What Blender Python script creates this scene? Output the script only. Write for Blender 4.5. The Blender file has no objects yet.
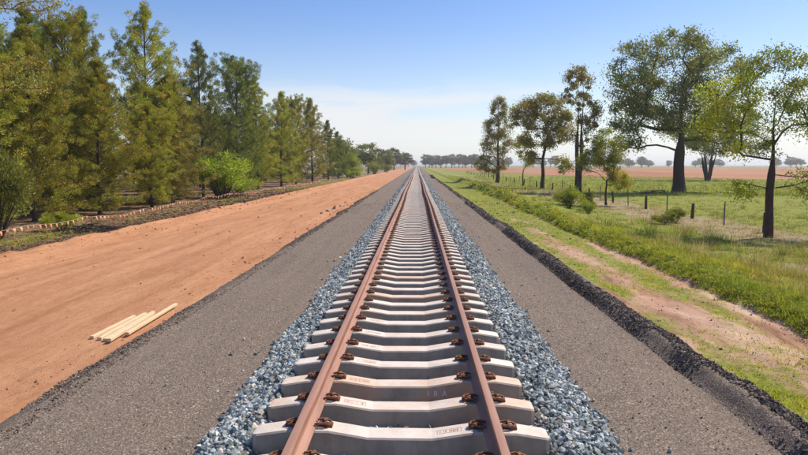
import bpy, math, random
import numpy as np
from mathutils import Vector, Matrix

random.seed(7)
scene = bpy.context.scene
col = scene.collection
R = math.radians

# ------------------------------------------------------------------ camera
CAM_X, CAM_Z = 0.142, 2.415
cam_d = bpy.data.cameras.new('camera')
cam_d.sensor_width = 36.0
cam_d.lens = 27.85
cam_d.clip_start = 0.05
cam_d.clip_end = 20000
cam = bpy.data.objects.new('camera', cam_d)
col.objects.link(cam)
cam.location = (CAM_X, 0, CAM_Z)
cam.rotation_euler = (R(90 - 5.71), 0, R(1.19))
scene.camera = cam

# ------------------------------------------------------------------ world, sun, exposure
SUN_AZ, SUN_EL = R(58), R(49)          # azimuth from +Y (along the track) towards +X
world = bpy.data.worlds.new('World')
scene.world = world
world.use_nodes = True
wn, wl = world.node_tree.nodes, world.node_tree.links
wn.clear()
w_out = wn.new('ShaderNodeOutputWorld')
w_bg = wn.new('ShaderNodeBackground')
w_bg.inputs['Strength'].default_value = 0.11
w_sky = wn.new('ShaderNodeTexSky')
w_sky.sky_type = 'NISHITA'
w_sky.sun_disc = False
w_sky.sun_elevation = SUN_EL
w_sky.sun_rotation = SUN_AZ
w_sky.altitude = 200
w_sky.air_density = 1.0
w_sky.dust_density = 0.6
w_sky.ozone_density = 3.0
# thin streaky cloud low above the horizon, all the way round
w_tc = wn.new('ShaderNodeTexCoord')
w_map = wn.new('ShaderNodeMapping')
w_map.inputs['Scale'].default_value = (3.0, 3.0, 19.0)
w_map.inputs['Location'].default_value = (5.3, 1.1, 0.9)
w_nz = wn.new('ShaderNodeTexNoise')
w_nz.inputs['Scale'].default_value = 1.35
w_nz.inputs['Detail'].default_value = 9
w_nz.inputs['Roughness'].default_value = 0.55
w_nz.inputs['Distortion'].default_value = 0.35
w_cr = wn.new('ShaderNodeMapRange')
w_cr.inputs['From Min'].default_value = 0.47
w_cr.inputs['From Max'].default_value = 0.66
w_cr.interpolation_type = 'SMOOTHSTEP'
w_sep = wn.new('ShaderNodeSeparateXYZ')
w_el = wn.new('ShaderNodeMapRange')          # cloud only below about ten degrees
w_el.inputs['From Min'].default_value = 0.15
w_el.inputs['From Max'].default_value = 0.08
w_el.interpolation_type = 'SMOOTHSTEP'
w_mul = wn.new('ShaderNodeMath'); w_mul.operation = 'MULTIPLY'
w_mul2 = wn.new('ShaderNodeMath'); w_mul2.operation = 'MULTIPLY'
w_mul2.inputs[1].default_value = 0.75
w_mix = wn.new('ShaderNodeMixRGB')
w_mix.inputs['Color2'].default_value = (7.4, 7.3, 7.3, 1)
wl.new(w_tc.outputs['Generated'], w_map.inputs['Vector'])
wl.new(w_map.outputs['Vector'], w_nz.inputs['Vector'])
wl.new(w_nz.outputs['Fac'], w_cr.inputs['Value'])
wl.new(w_tc.outputs['Generated'], w_sep.inputs['Vector'])
wl.new(w_sep.outputs['Z'], w_el.inputs['Value'])
wl.new(w_cr.outputs['Result'], w_mul.inputs[0])
wl.new(w_el.outputs['Result'], w_mul.inputs[1])
wl.new(w_mul.outputs['Value'], w_mul2.inputs[0])
wl.new(w_mul2.outputs['Value'], w_mix.inputs['Fac'])
# pale veil of dust and thin cirrus thickening towards the horizon, the same all round
w_ve = wn.new('ShaderNodeMapRange')
w_ve.inputs['From Min'].default_value = 0.30
w_ve.inputs['From Max'].default_value = 0.0
w_ve.inputs['To Max'].default_value = 1.0
w_pw = wn.new('ShaderNodeMath'); w_pw.operation = 'POWER'; w_pw.inputs[1].default_value = 2.6
w_ps = wn.new('ShaderNodeMath'); w_ps.operation = 'MULTIPLY'; w_ps.inputs[1].default_value = 0.9
w_vm = wn.new('ShaderNodeMixRGB'); w_vm.inputs['Color2'].default_value = (7.6, 7.6, 7.75, 1)
w_hs = wn.new('ShaderNodeHueSaturation'); w_hs.inputs['Saturation'].default_value = 1.2; w_hs.inputs['Value'].default_value = 1.2; w_hs.inputs['Hue'].default_value = 0.512
wl.new(w_sep.outputs['Z'], w_ve.inputs['Value']); wl.new(w_ve.outputs['Result'], w_pw.inputs[0]); wl.new(w_pw.outputs['Value'], w_ps.inputs[0])
wl.new(w_sky.outputs['Color'], w_hs.inputs['Color']); wl.new(w_hs.outputs['Color'], w_vm.inputs['Color1']); wl.new(w_ps.outputs['Value'], w_vm.inputs['Fac'])
wl.new(w_vm.outputs['Color'], w_mix.inputs['Color1'])
wl.new(w_mix.outputs['Color'], w_bg.inputs['Color'])
wl.new(w_bg.outputs['Background'], w_out.inputs['Surface'])

sun_d = bpy.data.lights.new('sun', 'SUN')
sun_d.energy = 5.0
sun_d.angle = R(0.53)
sun_d.color = (1.0, 0.93, 0.82)
sun = bpy.data.objects.new('sun', sun_d)
col.objects.link(sun)
sv = Vector((math.sin(SUN_AZ) * math.cos(SUN_EL), math.cos(SUN_AZ) * math.cos(SUN_EL), math.sin(SUN_EL)))
sun.rotation_euler = sv.to_track_quat('Z', 'Y').to_euler()

scene.view_settings.view_transform = 'Standard'
scene.view_settings.look = 'None'
scene.view_settings.exposure = 0.2
scene.view_settings.gamma = 1.0
scene.view_settings.use_curve_mapping = False
scene.render.engine = 'CYCLES'
scene.cycles.use_denoising = True
scene.cycles.max_bounces = 8
scene.cycles.transparent_max_bounces = 8
scene.cycles.volume_bounces = 0

# ------------------------------------------------------------------ helpers
def hash2(ix, iy, seed=0):
    h = (ix.astype(np.int64) * 374761393 + iy.astype(np.int64) * 668265263 + seed * 1442695041) & 0xFFFFFFFF
    h = ((h ^ (h >> 13)) * 1274126177) & 0xFFFFFFFF
    return ((h ^ (h >> 16)) & 0xFFFFFF) / float(0xFFFFFF)

def vnoise(x, y, seed=0):
    x = np.asarray(x, float); y = np.asarray(y, float)
    x, y = np.broadcast_arrays(x, y)
    ix = np.floor(x); iy = np.floor(y)
    fx = x - ix; fy = y - iy
    fx = fx * fx * (3 - 2 * fx); fy = fy * fy * (3 - 2 * fy)
    a = hash2(ix, iy, seed); b = hash2(ix + 1, iy, seed)
    c = hash2(ix, iy + 1, seed); d = hash2(ix + 1, iy + 1, seed)
    return (a * (1 - fx) + b * fx) * (1 - fy) + (c * (1 - fx) + d * fx) * fy

def fbm(x, y, seed=0, oct=4):
    x = np.asarray(x, float); y = np.asarray(y, float)
    s = 0; a = 0.5; t = 0
    for k in range(oct):
        s = s + a * vnoise(x * 2 ** k, y * 2 ** k, seed + k * 17); t += a; a *= 0.5
    return s / t

def mesh_np(name, V, F, C=None, smooth=False):
    """V (n,3), F (m,k) with one k, C (n,3) vertex colours"""
    V = np.asarray(V, np.float32); F = np.asarray(F, np.int32)
    me = bpy.data.meshes.new(name)
    m, k = F.shape
    me.vertices.add(len(V)); me.vertices.foreach_set('co', V.ravel())
    me.loops.add(m * k); me.loops.foreach_set('vertex_index', F.ravel())
    me.polygons.add(m)
    me.polygons.foreach_set('loop_start', np.arange(0, m * k, k, dtype=np.int32))
    me.polygons.foreach_set('use_smooth', np.full(m, smooth, dtype=bool))
    me.update(calc_edges=True)
    if C is not None:
        C = np.asarray(C, np.float32)
        att = me.color_attributes.new('Col', 'FLOAT_COLOR', 'POINT')
        rgba = np.ones((len(V), 4), np.float32); rgba[:, :3] = C
        att.data.foreach_set('color', rgba.ravel())
    return me

def link(name, me, mats=None, parent=None, loc=(0, 0, 0), rot=(0, 0, 0)):
    o = bpy.data.objects.new(name, me)
    if me is not None and mats is not None and len(me.materials) == 0:
        for m in (mats if isinstance(mats, (list, tuple)) else [mats]):
            me.materials.append(m)
    o.location = loc; o.rotation_euler = rot
    if parent: o.parent = parent
    col.objects.link(o)
    return o

def tag(o, label=None, cat=None, group=None, kind=None):
    if label: o['label'] = label
    if cat: o['category'] = cat
    if group: o['group'] = group
    if kind: o['kind'] = kind
    return o

class MB:
    """collects polygons for one mesh"""
    def __init__(s): s.v = []; s.f = []; s.mi = []
    def add(s, V, F, mi=0):
        b = len(s.v); s.v += [tuple(p) for p in V]
        for f in F: s.f.append(tuple(b + i for i in f)); s.mi.append(mi)
    def box(s, c, d, mi=0, rz=0.0, bevel=0.0):
        x, y, z = d[0] / 2, d[1] / 2, d[2] / 2
        cs, sn = math.cos(rz), math.sin(rz)
        P = []
        for dz in (-z, z):
            for dx, dy in ((-x, -y), (x, -y), (x, y), (-x, y)):
                P.append((c[0] + dx * cs - dy * sn, c[1] + dx * sn + dy * cs, c[2] + dz))
        s.add(P, [(3, 2, 1, 0), (4, 5, 6, 7), (0, 1, 5, 4), (1, 2, 6, 5), (2, 3, 7, 6), (3, 0, 4, 7)], mi)
    def tube(s, pts, rad, sides=6, mi=0, cap=True):
        pts = [Vector(p) for p in pts]; rings = []
        a = None
        for i, p in enumerate(pts):
            t = (pts[min(i + 1, len(pts) - 1)] - pts[max(i - 1, 0)]).normalized()
            if a is None:
                a = t.cross(Vector((0, 0, 1)) if abs(t.z) < 0.8 else Vector((1, 0, 0)))
            else:
                a = a - t * a.dot(t)                 # carried along so the tube never twists
                if a.length < 1e-4: a = t.orthogonal()
            a.normalize(); b = t.cross(a).normalized()
            r = rad[i] if isinstance(rad, (list, tuple)) else rad
            rings.append([p + a * (r * math.cos(2 * math.pi * k / sides)) + b * (r * math.sin(2 * math.pi * k / sides)) for k in range(sides)])
        V = [q for rg in rings for q in rg]; F = []
        for i in range(len(pts) - 1):
            for k in range(sides):
                k2 = (k + 1) % sides
                F.append((i * sides + k, i * sides + k2, (i + 1) * sides + k2, (i + 1) * sides + k))
        if cap:
            F.append(tuple(range(sides))[::-1]); n = (len(pts) - 1) * sides
            F.append(tuple(n + k for k in range(sides)))
        s.add(V, F, mi)
    def mesh(s, name, smooth=False):
        me = bpy.data.meshes.new(name)
        me.from_pydata(s.v, [], s.f)
        me.polygons.foreach_set('material_index', s.mi)
        me.polygons.foreach_set('use_smooth', [smooth] * len(s.f))
        me.update()
        return me

# ------------------------------------------------------------------ materials
def newmat(name):
    m = bpy.data.materials.new(name); m.use_nodes = True
    nt = m.node_tree; nt.nodes.clear()
    out = nt.nodes.new('ShaderNodeOutputMaterial')
    return m, nt.nodes, nt.links, out

def N(ns, t, **kw):
    n = ns.new(t)
    for k, v in kw.items():
        if k in n.inputs: n.inputs[k].default_value = v
        else: setattr(n, k, v)
    return n

def ramp(ns, stops):
    r = ns.new('ShaderNodeValToRGB'); e = r.color_ramp.elements
    while len(e) < len(stops): e.new(0.5)
    for el, (p, c) in zip(e, stops):
        el.position = p; el.color = (c[0], c[1], c[2], 1)
    return r

def mixc(ns, ls, fac, a, b, mode='MIX'):
    m = ns.new('ShaderNodeMixRGB'); m.blend_type = mode
    for inp, v in (('Fac', fac), ('Color1', a), ('Color2', b)):
        if isinstance(v, (int, float)): m.inputs[inp].default_value = v
        elif isinstance(v, tuple): m.inputs[inp].default_value = (v[0], v[1], v[2], 1)
        else: ls.new(v, m.inputs[inp])
    return m.outputs['Color']

def noise(ns, ls, vec, scale, detail=4, rough=0.55, dist=0.0):
    n = ns.new('ShaderNodeTexNoise')
    n.inputs['Scale'].default_value = scale; n.inputs['Detail'].default_value = detail
    n.inputs['Roughness'].default_value = rough; n.inputs['Distortion'].default_value = dist
    if vec is not None: ls.new(vec, n.inputs['Vector'])
    return n.outputs['Fac']

def mrange(ns, ls, v, a, b, c=0.0, d=1.0):
    n = ns.new('ShaderNodeMapRange')
    n.inputs['From Min'].default_value = a; n.inputs['From Max'].default_value = b
    n.inputs['To Min'].default_value = c; n.inputs['To Max'].default_value = d
    ls.new(v, n.inputs['Value'])
    return n.outputs['Result']

def mapping(ns, ls, vec, scale=(1, 1, 1), loc=(0, 0, 0)):
    n = ns.new('ShaderNodeMapping')
    n.inputs['Scale'].default_value = scale; n.inputs['Location'].default_value = loc
    ls.new(vec, n.inputs['Vector'])
    return n.outputs['Vector']

def bump(ns, ls, h, strength, dist):
    b = ns.new('ShaderNodeBump'); b.inputs['Strength'].default_value = strength
    b.inputs['Distance'].default_value = dist; ls.new(h, b.inputs['Height'])
    return b.outputs['Normal']

def princ(ns, ls, out, colr, rough=0.9, normal=None, spec=0.2, metal=0.0):
    p = ns.new('ShaderNodeBsdfPrincipled')
    if isinstance(colr, tuple): p.inputs['Base Color'].default_value = (*colr, 1)
    else: ls.new(colr, p.inputs['Base Color'])
    if isinstance(rough, (int, float)): p.inputs['Roughness'].default_value = rough
    else: ls.new(rough, p.inputs['Roughness'])
    p.inputs['Specular IOR Level'].default_value = spec
    p.inputs['Metallic'].default_value = metal
    if normal is not None: ls.new(normal, p.inputs['Normal'])
    ls.new(p.outputs['BSDF'], out.inputs['Surface'])
    return p

def geo_pos(ns):
    return ns.new('ShaderNodeNewGeometry').outputs['Position']

def mat_gravel():
    m, ns, ls, out = newmat('fine_gravel')
    p = geo_pos(ns)
    v = N(ns, 'ShaderNodeTexVoronoi', Scale=78.0); ls.new(p, v.inputs['Vector'])
    sep = ns.new('ShaderNodeSeparateColor'); ls.new(v.outputs['Color'], sep.inputs['Color'])
    c1 = ramp(ns, [(0.0, (0.045, 0.033, 0.024)), (0.35, (0.135, 0.100, 0.072)), (0.7, (0.235, 0.178, 0.133)), (0.92, (0.36, 0.282, 0.215)), (1.0, (0.60, 0.49, 0.39))])
    ls.new(sep.outputs['Red'], c1.inputs['Fac'])
    n2 = noise(ns, ls, p, 24.0, 8, 0.75)
    c2 = mixc(ns, ls, mrange(ns, ls, n2, 0.38, 0.62, 0.0, 0.6), c1.outputs['Color'], (0.180, 0.134, 0.098))
    # long faint wheel and grader streaks down the formation
    st = noise(ns, ls, mapping(ns, ls, p, (2.2, 0.07, 1)), 1.5, 5, 0.6)
    c3 = mixc(ns, ls, mrange(ns, ls, st, 0.45, 0.72, 0.0, 0.4), c2, (0.115, 0.092, 0.08))
    bl = noise(ns, ls, p, 0.45, 4, 0.6)
    c4 = mixc(ns, ls, mrange(ns, ls, bl, 0.45, 0.75, 0.0, 0.45), c3, (0.225, 0.168, 0.124))
    hgt = mixc(ns, ls, 0.5, v.outputs['Distance'], n2)
    princ(ns, ls, out, c4, 0.95, bump(ns, ls, hgt, 0.8, 0.014))
    return m

def mat_dirt():
    m, ns, ls, out = newmat('red_dirt')
    p = geo_pos(ns)
    st = noise(ns, ls, mapping(ns, ls, p, (1.1, 0.09, 1)), 1.6, 7, 0.62, 0.4)
    c1 = ramp(ns, [(0.30, (0.27, 0.105, 0.040)), (0.42, (0.43, 0.195, 0.088)), (0.6, (0.53, 0.26, 0.128)), (0.75, (0.59, 0.315, 0.16))])
    ls.new(st, c1.inputs['Fac'])
    n2 = noise(ns, ls, mapping(ns, ls, p, (1, 0.3, 1)), 5.0, 8, 0.7, 0.3)
    n2b = noise(ns, ls, mapping(ns, ls, p, (1, 0.22, 1), (3, 7, 0)), 2.2, 9, 0.72, 0.6)
    c2 = mixc(ns, ls, mrange(ns, ls, n2, 0.52, 0.70, 0.0, 0.65), c1.outputs['Color'], (0.30, 0.125, 0.055))
    c2 = mixc(ns, ls, mrange(ns, ls, n2b, 0.56, 0.66, 0.0, 0.6), c2, (0.29, 0.125, 0.055))
    n3 = noise(ns, ls, p, 34.0, 6, 0.75)
    nm = noise(ns, ls, mapping(ns, ls, p, (1, 0.45, 1)), 11.0, 7, 0.75)
    c2 = mixc(ns, ls, mrange(ns, ls, nm, 0.50, 0.68, 0.0, 0.55), c2, (0.33, 0.145, 0.062))
    c2 = mixc(ns, ls, mrange(ns, ls, nm, 0.50, 0.34, 0.0, 0.35), c2, (0.60, 0.33, 0.175))
    c3 = mixc(ns, ls, mrange(ns, ls, n3, 0.56, 0.70, 0.0, 0.6), c2, (0.25, 0.11, 0.055))
    n4 = noise(ns, ls, p, 0.35, 4, 0.6)
    c4 = mixc(ns, ls, mrange(ns, ls, n4, 0.4, 0.7, 0.0, 0.4), c3, (0.53, 0.27, 0.145))
    h = mixc(ns, ls, 0.4, n2, n3)
    princ(ns, ls, out, c4, 0.95, bump(ns, ls, h, 0.9, 0.06))
    return m

def mat_ground():
    # vertex attribute: R grass cover, G straw, B leaf litter; bare red soil elsewhere
    m, ns, ls, out = newmat('grassy_ground')
    p = geo_pos(ns)
    a = N(ns, 'ShaderNodeAttribute', attribute_name='Col')
    sep = ns.new('ShaderNodeSeparateColor'); ls.new(a.outputs['Color'], sep.inputs['Color'])
    n1 = noise(ns, ls, p, 2.3, 8, 0.7, 0.3)
    n2 = noise(ns, ls, p, 14.0, 6, 0.7)
    n3 = noise(ns, ls, mapping(ns, ls, p, (1, 0.2, 1)), 1.4, 7, 0.65, 0.3)
    soil = ramp(ns, [(0.34, (0.22, 0.105, 0.065)), (0.45, (0.40, 0.225, 0.145)), (0.6, (0.52, 0.33, 0.225)), (0.75, (0.58, 0.42, 0.29))]); ls.new(n3, soil.inputs['Fac'])
    green = ramp(ns, [(0.3, (0.09, 0.105, 0.018)), (0.5, (0.22, 0.235, 0.040)), (0.7, (0.36, 0.335, 0.085))]); ls.new(n2, green.inputs['Fac'])
    straw = ramp(ns, [(0.3, (0.20, 0.15, 0.075)), (0.7, (0.42, 0.34, 0.19))]); ls.new(n2, straw.inputs['Fac'])
    lit = ramp(ns, [(0.3, (0.08, 0.048, 0.026)), (0.5, (0.19, 0.115, 0.065)), (0.72, (0.34, 0.21, 0.12))]); ls.new(n1, lit.inputs['Fac'])
    def cover(ch):
        add = N(ns, 'ShaderNodeMath', operation='ADD'); ls.new(ch, add.inputs[0]); ls.new(n1, add.inputs[1])
        return mrange(ns, ls, add.outputs[0], 0.86, 1.10)
    c = mixc(ns, ls, cover(sep.outputs['Blue']), soil.outputs['Color'], lit.outputs['Color'])
    c = mixc(ns, ls, cover(sep.outputs['Red']), c, green.outputs['Color'])
    c = mixc(ns, ls, cover(sep.outputs['Green']), c, straw.outputs['Color'])
    h = mixc(ns, ls, 0.5, n1, n2)
    princ(ns, ls, out, c, 0.95, bump(ns, ls, h, 0.9, 0.06), spec=0.1)
    return m

def mat_field():
    m, ns, ls, out = newmat('ploughed_soil')
    p = geo_pos(ns)
    n1 = noise(ns, ls, mapping(ns, ls, p, (0.03, 0.012, 1)), 1.0, 6, 0.6)
    c = ramp(ns, [(0.3, (0.26, 0.11, 0.048)), (0.5, (0.35, 0.16, 0.072)), (0.7, (0.42, 0.215, 0.105))]); ls.new(n1, c.inputs['Fac'])
    n2 = noise(ns, ls, p, 1.2, 6, 0.7)
    c2 = mixc(ns, ls, mrange(ns, ls, n2, 0.5, 0.75, 0, 0.45), c.outputs['Color'], (0.30, 0.14, 0.09))
    princ(ns, ls, out, c2, 0.95, bump(ns, ls, n2, 0.8, 0.1))
    return m

def mat_stone(name, mult=1.0):
    m, ns, ls, out = newmat(name)
    p = geo_pos(ns)
    a = N(ns, 'ShaderNodeAttribute', attribute_name='Col')
    n1 = noise(ns, ls, p, 60.0, 4, 0.6)
    c = mixc(ns, ls, mrange(ns, ls, n1, 0.35, 0.7, 0.0, 0.55), a.outputs['Color'], mixc(ns, ls, 1.0, a.outputs['Color'], (0.55, 0.55, 0.55), 'MULTIPLY'))
    princ(ns, ls, out, c, 0.8, bump(ns, ls, n1, 0.5, 0.006), spec=0.3)
    return m

def mat_concrete():
    m, ns, ls, out = newmat('sleeper_concrete')
    tc = ns.new('ShaderNodeTexCoord'); oi = ns.new('ShaderNodeObjectInfo')
    off = N(ns, 'ShaderNodeVectorMath', operation='SCALE'); off.inputs['Scale'].default_value = 37.0
    cmb = ns.new('ShaderNodeCombineXYZ')
    for k in range(3): ls.new(oi.outputs['Random'], cmb.inputs[k])
    ls.new(cmb.outputs['Vector'], off.inputs[0])
    add = N(ns, 'ShaderNodeVectorMath', operation='ADD')
    ls.new(tc.outputs['Object'], add.inputs[0]); ls.new(off.outputs['Vector'], add.inputs[1])
    p = add.outputs['Vector']
    n1 = noise(ns, ls, p, 3.5, 7, 0.65)
    base = ramp(ns, [(0.3, (0.27, 0.22, 0.17)), (0.5, (0.37, 0.31, 0.245)), (0.7, (0.45, 0.385, 0.31))]); ls.new(n1, base.inputs['Fac'])  # side concrete coloured darker than the tops, with shade painted in
    # vertical water stains and damp blotches on the sides
    st = noise(ns, ls, mapping(ns, ls, p, (9, 9, 1.2)), 1.0, 6, 0.6)
    c = mixc(ns, ls, mrange(ns, ls, st, 0.5, 0.72, 0.0, 0.4), base.outputs['Color'], (0.19, 0.14, 0.105))
    sm = noise(ns, ls, p, 22.0, 5, 0.7)
    c = mixc(ns, ls, mrange(ns, ls, sm, 0.58, 0.75, 0.0, 0.3), c, (0.25, 0.195, 0.15))
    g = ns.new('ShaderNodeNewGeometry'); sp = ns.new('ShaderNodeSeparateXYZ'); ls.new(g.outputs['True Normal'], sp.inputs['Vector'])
    lit_dust = ramp(ns, [(0.3, (0.56, 0.465, 0.38)), (0.5, (0.66, 0.565, 0.475)), (0.7, (0.73, 0.645, 0.56))]); ls.new(n1, lit_dust.inputs['Fac'])  # cream dust on upward faces, paled further to paint in the sunlit look
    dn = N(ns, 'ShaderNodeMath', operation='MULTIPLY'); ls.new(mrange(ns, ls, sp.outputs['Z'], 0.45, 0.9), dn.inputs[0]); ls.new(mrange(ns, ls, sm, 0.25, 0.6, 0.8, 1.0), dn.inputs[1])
    c = mixc(ns, ls, dn.outputs[0], c, lit_dust.outputs['Color'])
    # red dust blown and washed over some of the sleepers
    du = noise(ns, ls, p, 1.6, 4, 0.6)
    rnd = mrange(ns, ls, oi.outputs['Random'], 0.45, 1.0, 0.0, 0.95)
    f = N(ns, 'ShaderNodeMath', operation='MULTIPLY'); ls.new(mrange(ns, ls, du, 0.40, 0.68), f.inputs[0]); ls.new(rnd, f.inputs[1])
    c = mixc(ns, ls, f.outputs[0], c, (0.60, 0.355, 0.21))
    pit = noise(ns, ls, p, 110.0, 3, 0.6)
    h = mixc(ns, ls, 0.5, sm, pit)
    princ(ns, ls, out, c, 0.85, bump(ns, ls, h, 0.35, 0.01), spec=0.25)
    return m

def mat_rail():
    m, ns, ls, out = newmat('rusty_rail_steel')
    p = geo_pos(ns)
    n1 = noise(ns, ls, mapping(ns, ls, p, (14, 1.0, 14)), 1.0, 7, 0.65)
    c = ramp(ns, [(0.3, (0.145, 0.062, 0.036)), (0.5, (0.30, 0.135, 0.082)), (0.7, (0.42, 0.21, 0.135))]); ls.new(n1, c.inputs['Fac'])
    n2 = noise(ns, ls, p, 70.0, 5, 0.7)
    c2 = mixc(ns, ls, mrange(ns, ls, n2, 0.5, 0.75, 0.0, 0.5), c.outputs['Color'], (0.16, 0.07, 0.042))
    # dry dust lying on the faces that look up
    g = ns.new('ShaderNodeNewGeometry'); sp = ns.new('ShaderNodeSeparateXYZ'); ls.new(g.outputs['Normal'], sp.inputs['Vector'])
    c3 = mixc(ns, ls, mrange(ns, ls, sp.outputs['Z'], 0.3, 0.95, 0.0, 0.5), c2, (0.40, 0.225, 0.16))
    princ(ns, ls, out, c3, 0.62, bump(ns, ls, n2, 0.25, 0.004), spec=0.4)
    return m

def mat_clip():
    m, ns, ls, out = newmat('rusted_clip_iron')
    p = geo_pos(ns)
    n1 = noise(ns, ls, p, 45.0, 5, 0.7)
    c = ramp(ns, [(0.3, (0.06, 0.024, 0.012)), (0.5, (0.20, 0.075, 0.03)), (0.7, (0.42, 0.17, 0.07))]); ls.new(n1, c.inputs['Fac'])
    princ(ns, ls, out, c.outputs['Color'], 0.7, bump(ns, ls, n1, 0.5, 0.004), spec=0.4)
    return m

def mat_simple(name, c, rough=0.8, var=0.25, scale=12.0, spec=0.25, stretch=(1, 1, 1), obj=True):
    m, ns, ls, out = newmat(name)
    p = ns.new('ShaderNodeTexCoord').outputs['Object'] if obj else geo_pos(ns)
    n1 = noise(ns, ls, mapping(ns, ls, p, stretch), scale, 6, 0.65)
    d = tuple(x * (1 - var) for x in c); l = tuple(min(1, x * (1 + var)) for x in c)
    r = ramp(ns, [(0.3, d), (0.7, l)]); ls.new(n1, r.inputs['Fac'])
    princ(ns, ls, out, r.outputs['Color'], rough, bump(ns, ls, n1, 0.3, 0.01), spec=spec)
    return m

def mat_leaf(name, c, trans=0.4, var=0.35, hue=(0.0, 0.0, 0.0)):
    """leaf colour times a per-leaf vertex tint; light passes through the blades"""
    m, ns, ls, out = newmat(name)
    a = N(ns, 'ShaderNodeAttribute', attribute_name='Col')
    colr = mixc(ns, ls, 1.0, a.outputs['Color'], c, 'MULTIPLY')
    oi = ns.new('ShaderNodeObjectInfo')
    hs = ns.new('ShaderNodeHueSaturation'); ls.new(colr, hs.inputs['Color'])
    ls.new(mrange(ns, ls, oi.outputs['Random'], 0, 1, 0.493, 0.512), hs.inputs['Hue'])
    ls.new(mrange(ns, ls, oi.outputs['Random'], 0, 1, 0.85, 1.2), hs.inputs['Value'])
    d = ns.new('ShaderNodeBsdfDiffuse'); t = ns.new('ShaderNodeBsdfTranslucent'); g = ns.new('ShaderNodeBsdfGlossy')
    g.inputs['Roughness'].default_value = 0.45
    g.inputs['Color'].default_value = (0.6, 0.6, 0.6, 1)
    ls.new(hs.outputs['Color'], d.inputs['Color'])
    tcol = mixc(ns, ls, 1.0, hs.outputs['Color'], (1.25, 1.15, 0.6), 'MULTIPLY')
    ls.new(tcol, t.inputs['Color'])
    mx = ns.new('ShaderNodeMixShader'); mx.inputs['Fac'].default_value = trans
    ls.new(d.outputs['BSDF'], mx.inputs[1]); ls.new(t.outputs['BSDF'], mx.inputs[2])
    mx2 = ns.new('ShaderNodeMixShader'); mx2.inputs['Fac'].default_value = 0.04
    ls.new(mx.outputs['Shader'], mx2.inputs[1]); ls.new(g.outputs['BSDF'], mx2.inputs[2])
    ls.new(mx2.outputs['Shader'], out.inputs['Surface'])
    return m

M = {
    'gravel': mat_gravel(), 'dirt': mat_dirt(), 'ground': mat_ground(), 'field': mat_field(),
    'ballast': mat_stone('ballast_stone'), 'gstone': mat_stone('gravel_stone'),
    'concrete': mat_concrete(), 'rail': mat_rail(), 'clip': mat_clip(),
    'shoulder': mat_simple('cast_shoulder_iron', (0.09, 0.055, 0.04), 0.8, 0.4, 40),
    'pad': mat_simple('grey_rail_pad', (0.30, 0.27, 0.26), 0.8, 0.5, 60),
    'timber': mat_simple('sawn_pine', (0.66, 0.50, 0.30), 0.75, 0.18, 6, stretch=(10, 0.6, 10)),
    'bark_pine': mat_simple('pine_bark', (0.075, 0.055, 0.045), 0.95, 0.4, 9, stretch=(3, 3, 0.6)),
    'bark_gum': mat_simple('gum_bark', (0.060, 0.042, 0.034), 0.95, 0.45, 7, stretch=(3, 3, 0.6)),
    'bark_red': mat_simple('reddish_bark', (0.085, 0.050, 0.040), 0.95, 0.4, 7, stretch=(3, 3, 0.6)),
    'post': mat_simple('weathered_fence_post', (0.10, 0.07, 0.052), 0.95, 0.4, 14, stretch=(3, 3, 0.5)),
    'steel': mat_simple('dull_steel', (0.16, 0.15, 0.145), 0.6, 0.3, 20),
    'flag_or': mat_simple('orange_flag_plastic', (0.68, 0.23, 0.10), 0.6, 0.1, 5),
    'flag_pale': mat_simple('faded_orange_flag_plastic', (0.66, 0.36, 0.22), 0.6, 0.1, 5),
    'flag_red': mat_simple('red_flag_plastic', (0.60, 0.06, 0.03), 0.6, 0.1, 5),
    'cord': mat_simple('pale_cord', (0.48, 0.33, 0.24), 0.8, 0.15, 5),
    'chalk': mat_simple('white_chalk', (0.78, 0.78, 0.80), 0.95, 0.1, 40),
    'print': mat_simple('faded_red_print', (0.50, 0.24, 0.15), 0.9, 0.3, 60),
    'leaf_pine': mat_leaf('pine_needles', (0.350, 0.335, 0.046), 0.26),
    'leaf_pine_green': mat_leaf('green_pine_needles', (0.205, 0.240, 0.044), 0.26),
    'leaf_pine_brown': mat_leaf('browning_pine_needles', (0.310, 0.262, 0.060), 0.25),
    'leaf_gum': mat_leaf('gum_leaves', (0.225, 0.245, 0.052), 0.42),
    'leaf_gum_dark': mat_leaf('dark_gum_leaves', (0.205, 0.225, 0.050), 0.44),
    'leaf_olive': mat_leaf('olive_gum_leaves', (0.290, 0.255, 0.062), 0.42),
    'leaf_lime': mat_leaf('bright_shrub_leaves', (0.285, 0.340, 0.040), 0.46),
    'leaf_wattle': mat_leaf('yellow_green_leaves', (0.320, 0.330, 0.042), 0.45),
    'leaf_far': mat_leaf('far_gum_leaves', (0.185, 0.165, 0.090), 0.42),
    'grass': mat_leaf('grass_blades', (1.0, 1.0, 1.0), 0.42),
}

# ------------------------------------------------------------------ ground
def bank_x(y):                      # the foot of the grassy bank wanders a little
    return 6.25 + 0.5 * (fbm(np.asarray(y) * 0.09, 3.3, 5, 2) - 0.5) + 0.25 * (vnoise(np.asarray(y) * 0.7, 1.0, 6) - 0.5)

MOUNDS = [(6.9, 47, 0.9, 2.6, 0.42), (7.3, 41, 0.7, 2.0, 0.25), (6.6, 60, 0.9, 3.5, 0.40), (7.0, 54, 0.6, 2.2, 0.30), (6.2, 76, 0.9, 4.5, 0.40), (6.6, 92, 0.8, 5, 0.35), (7.8, 36, 0.8, 2.0, 0.2)]

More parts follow.
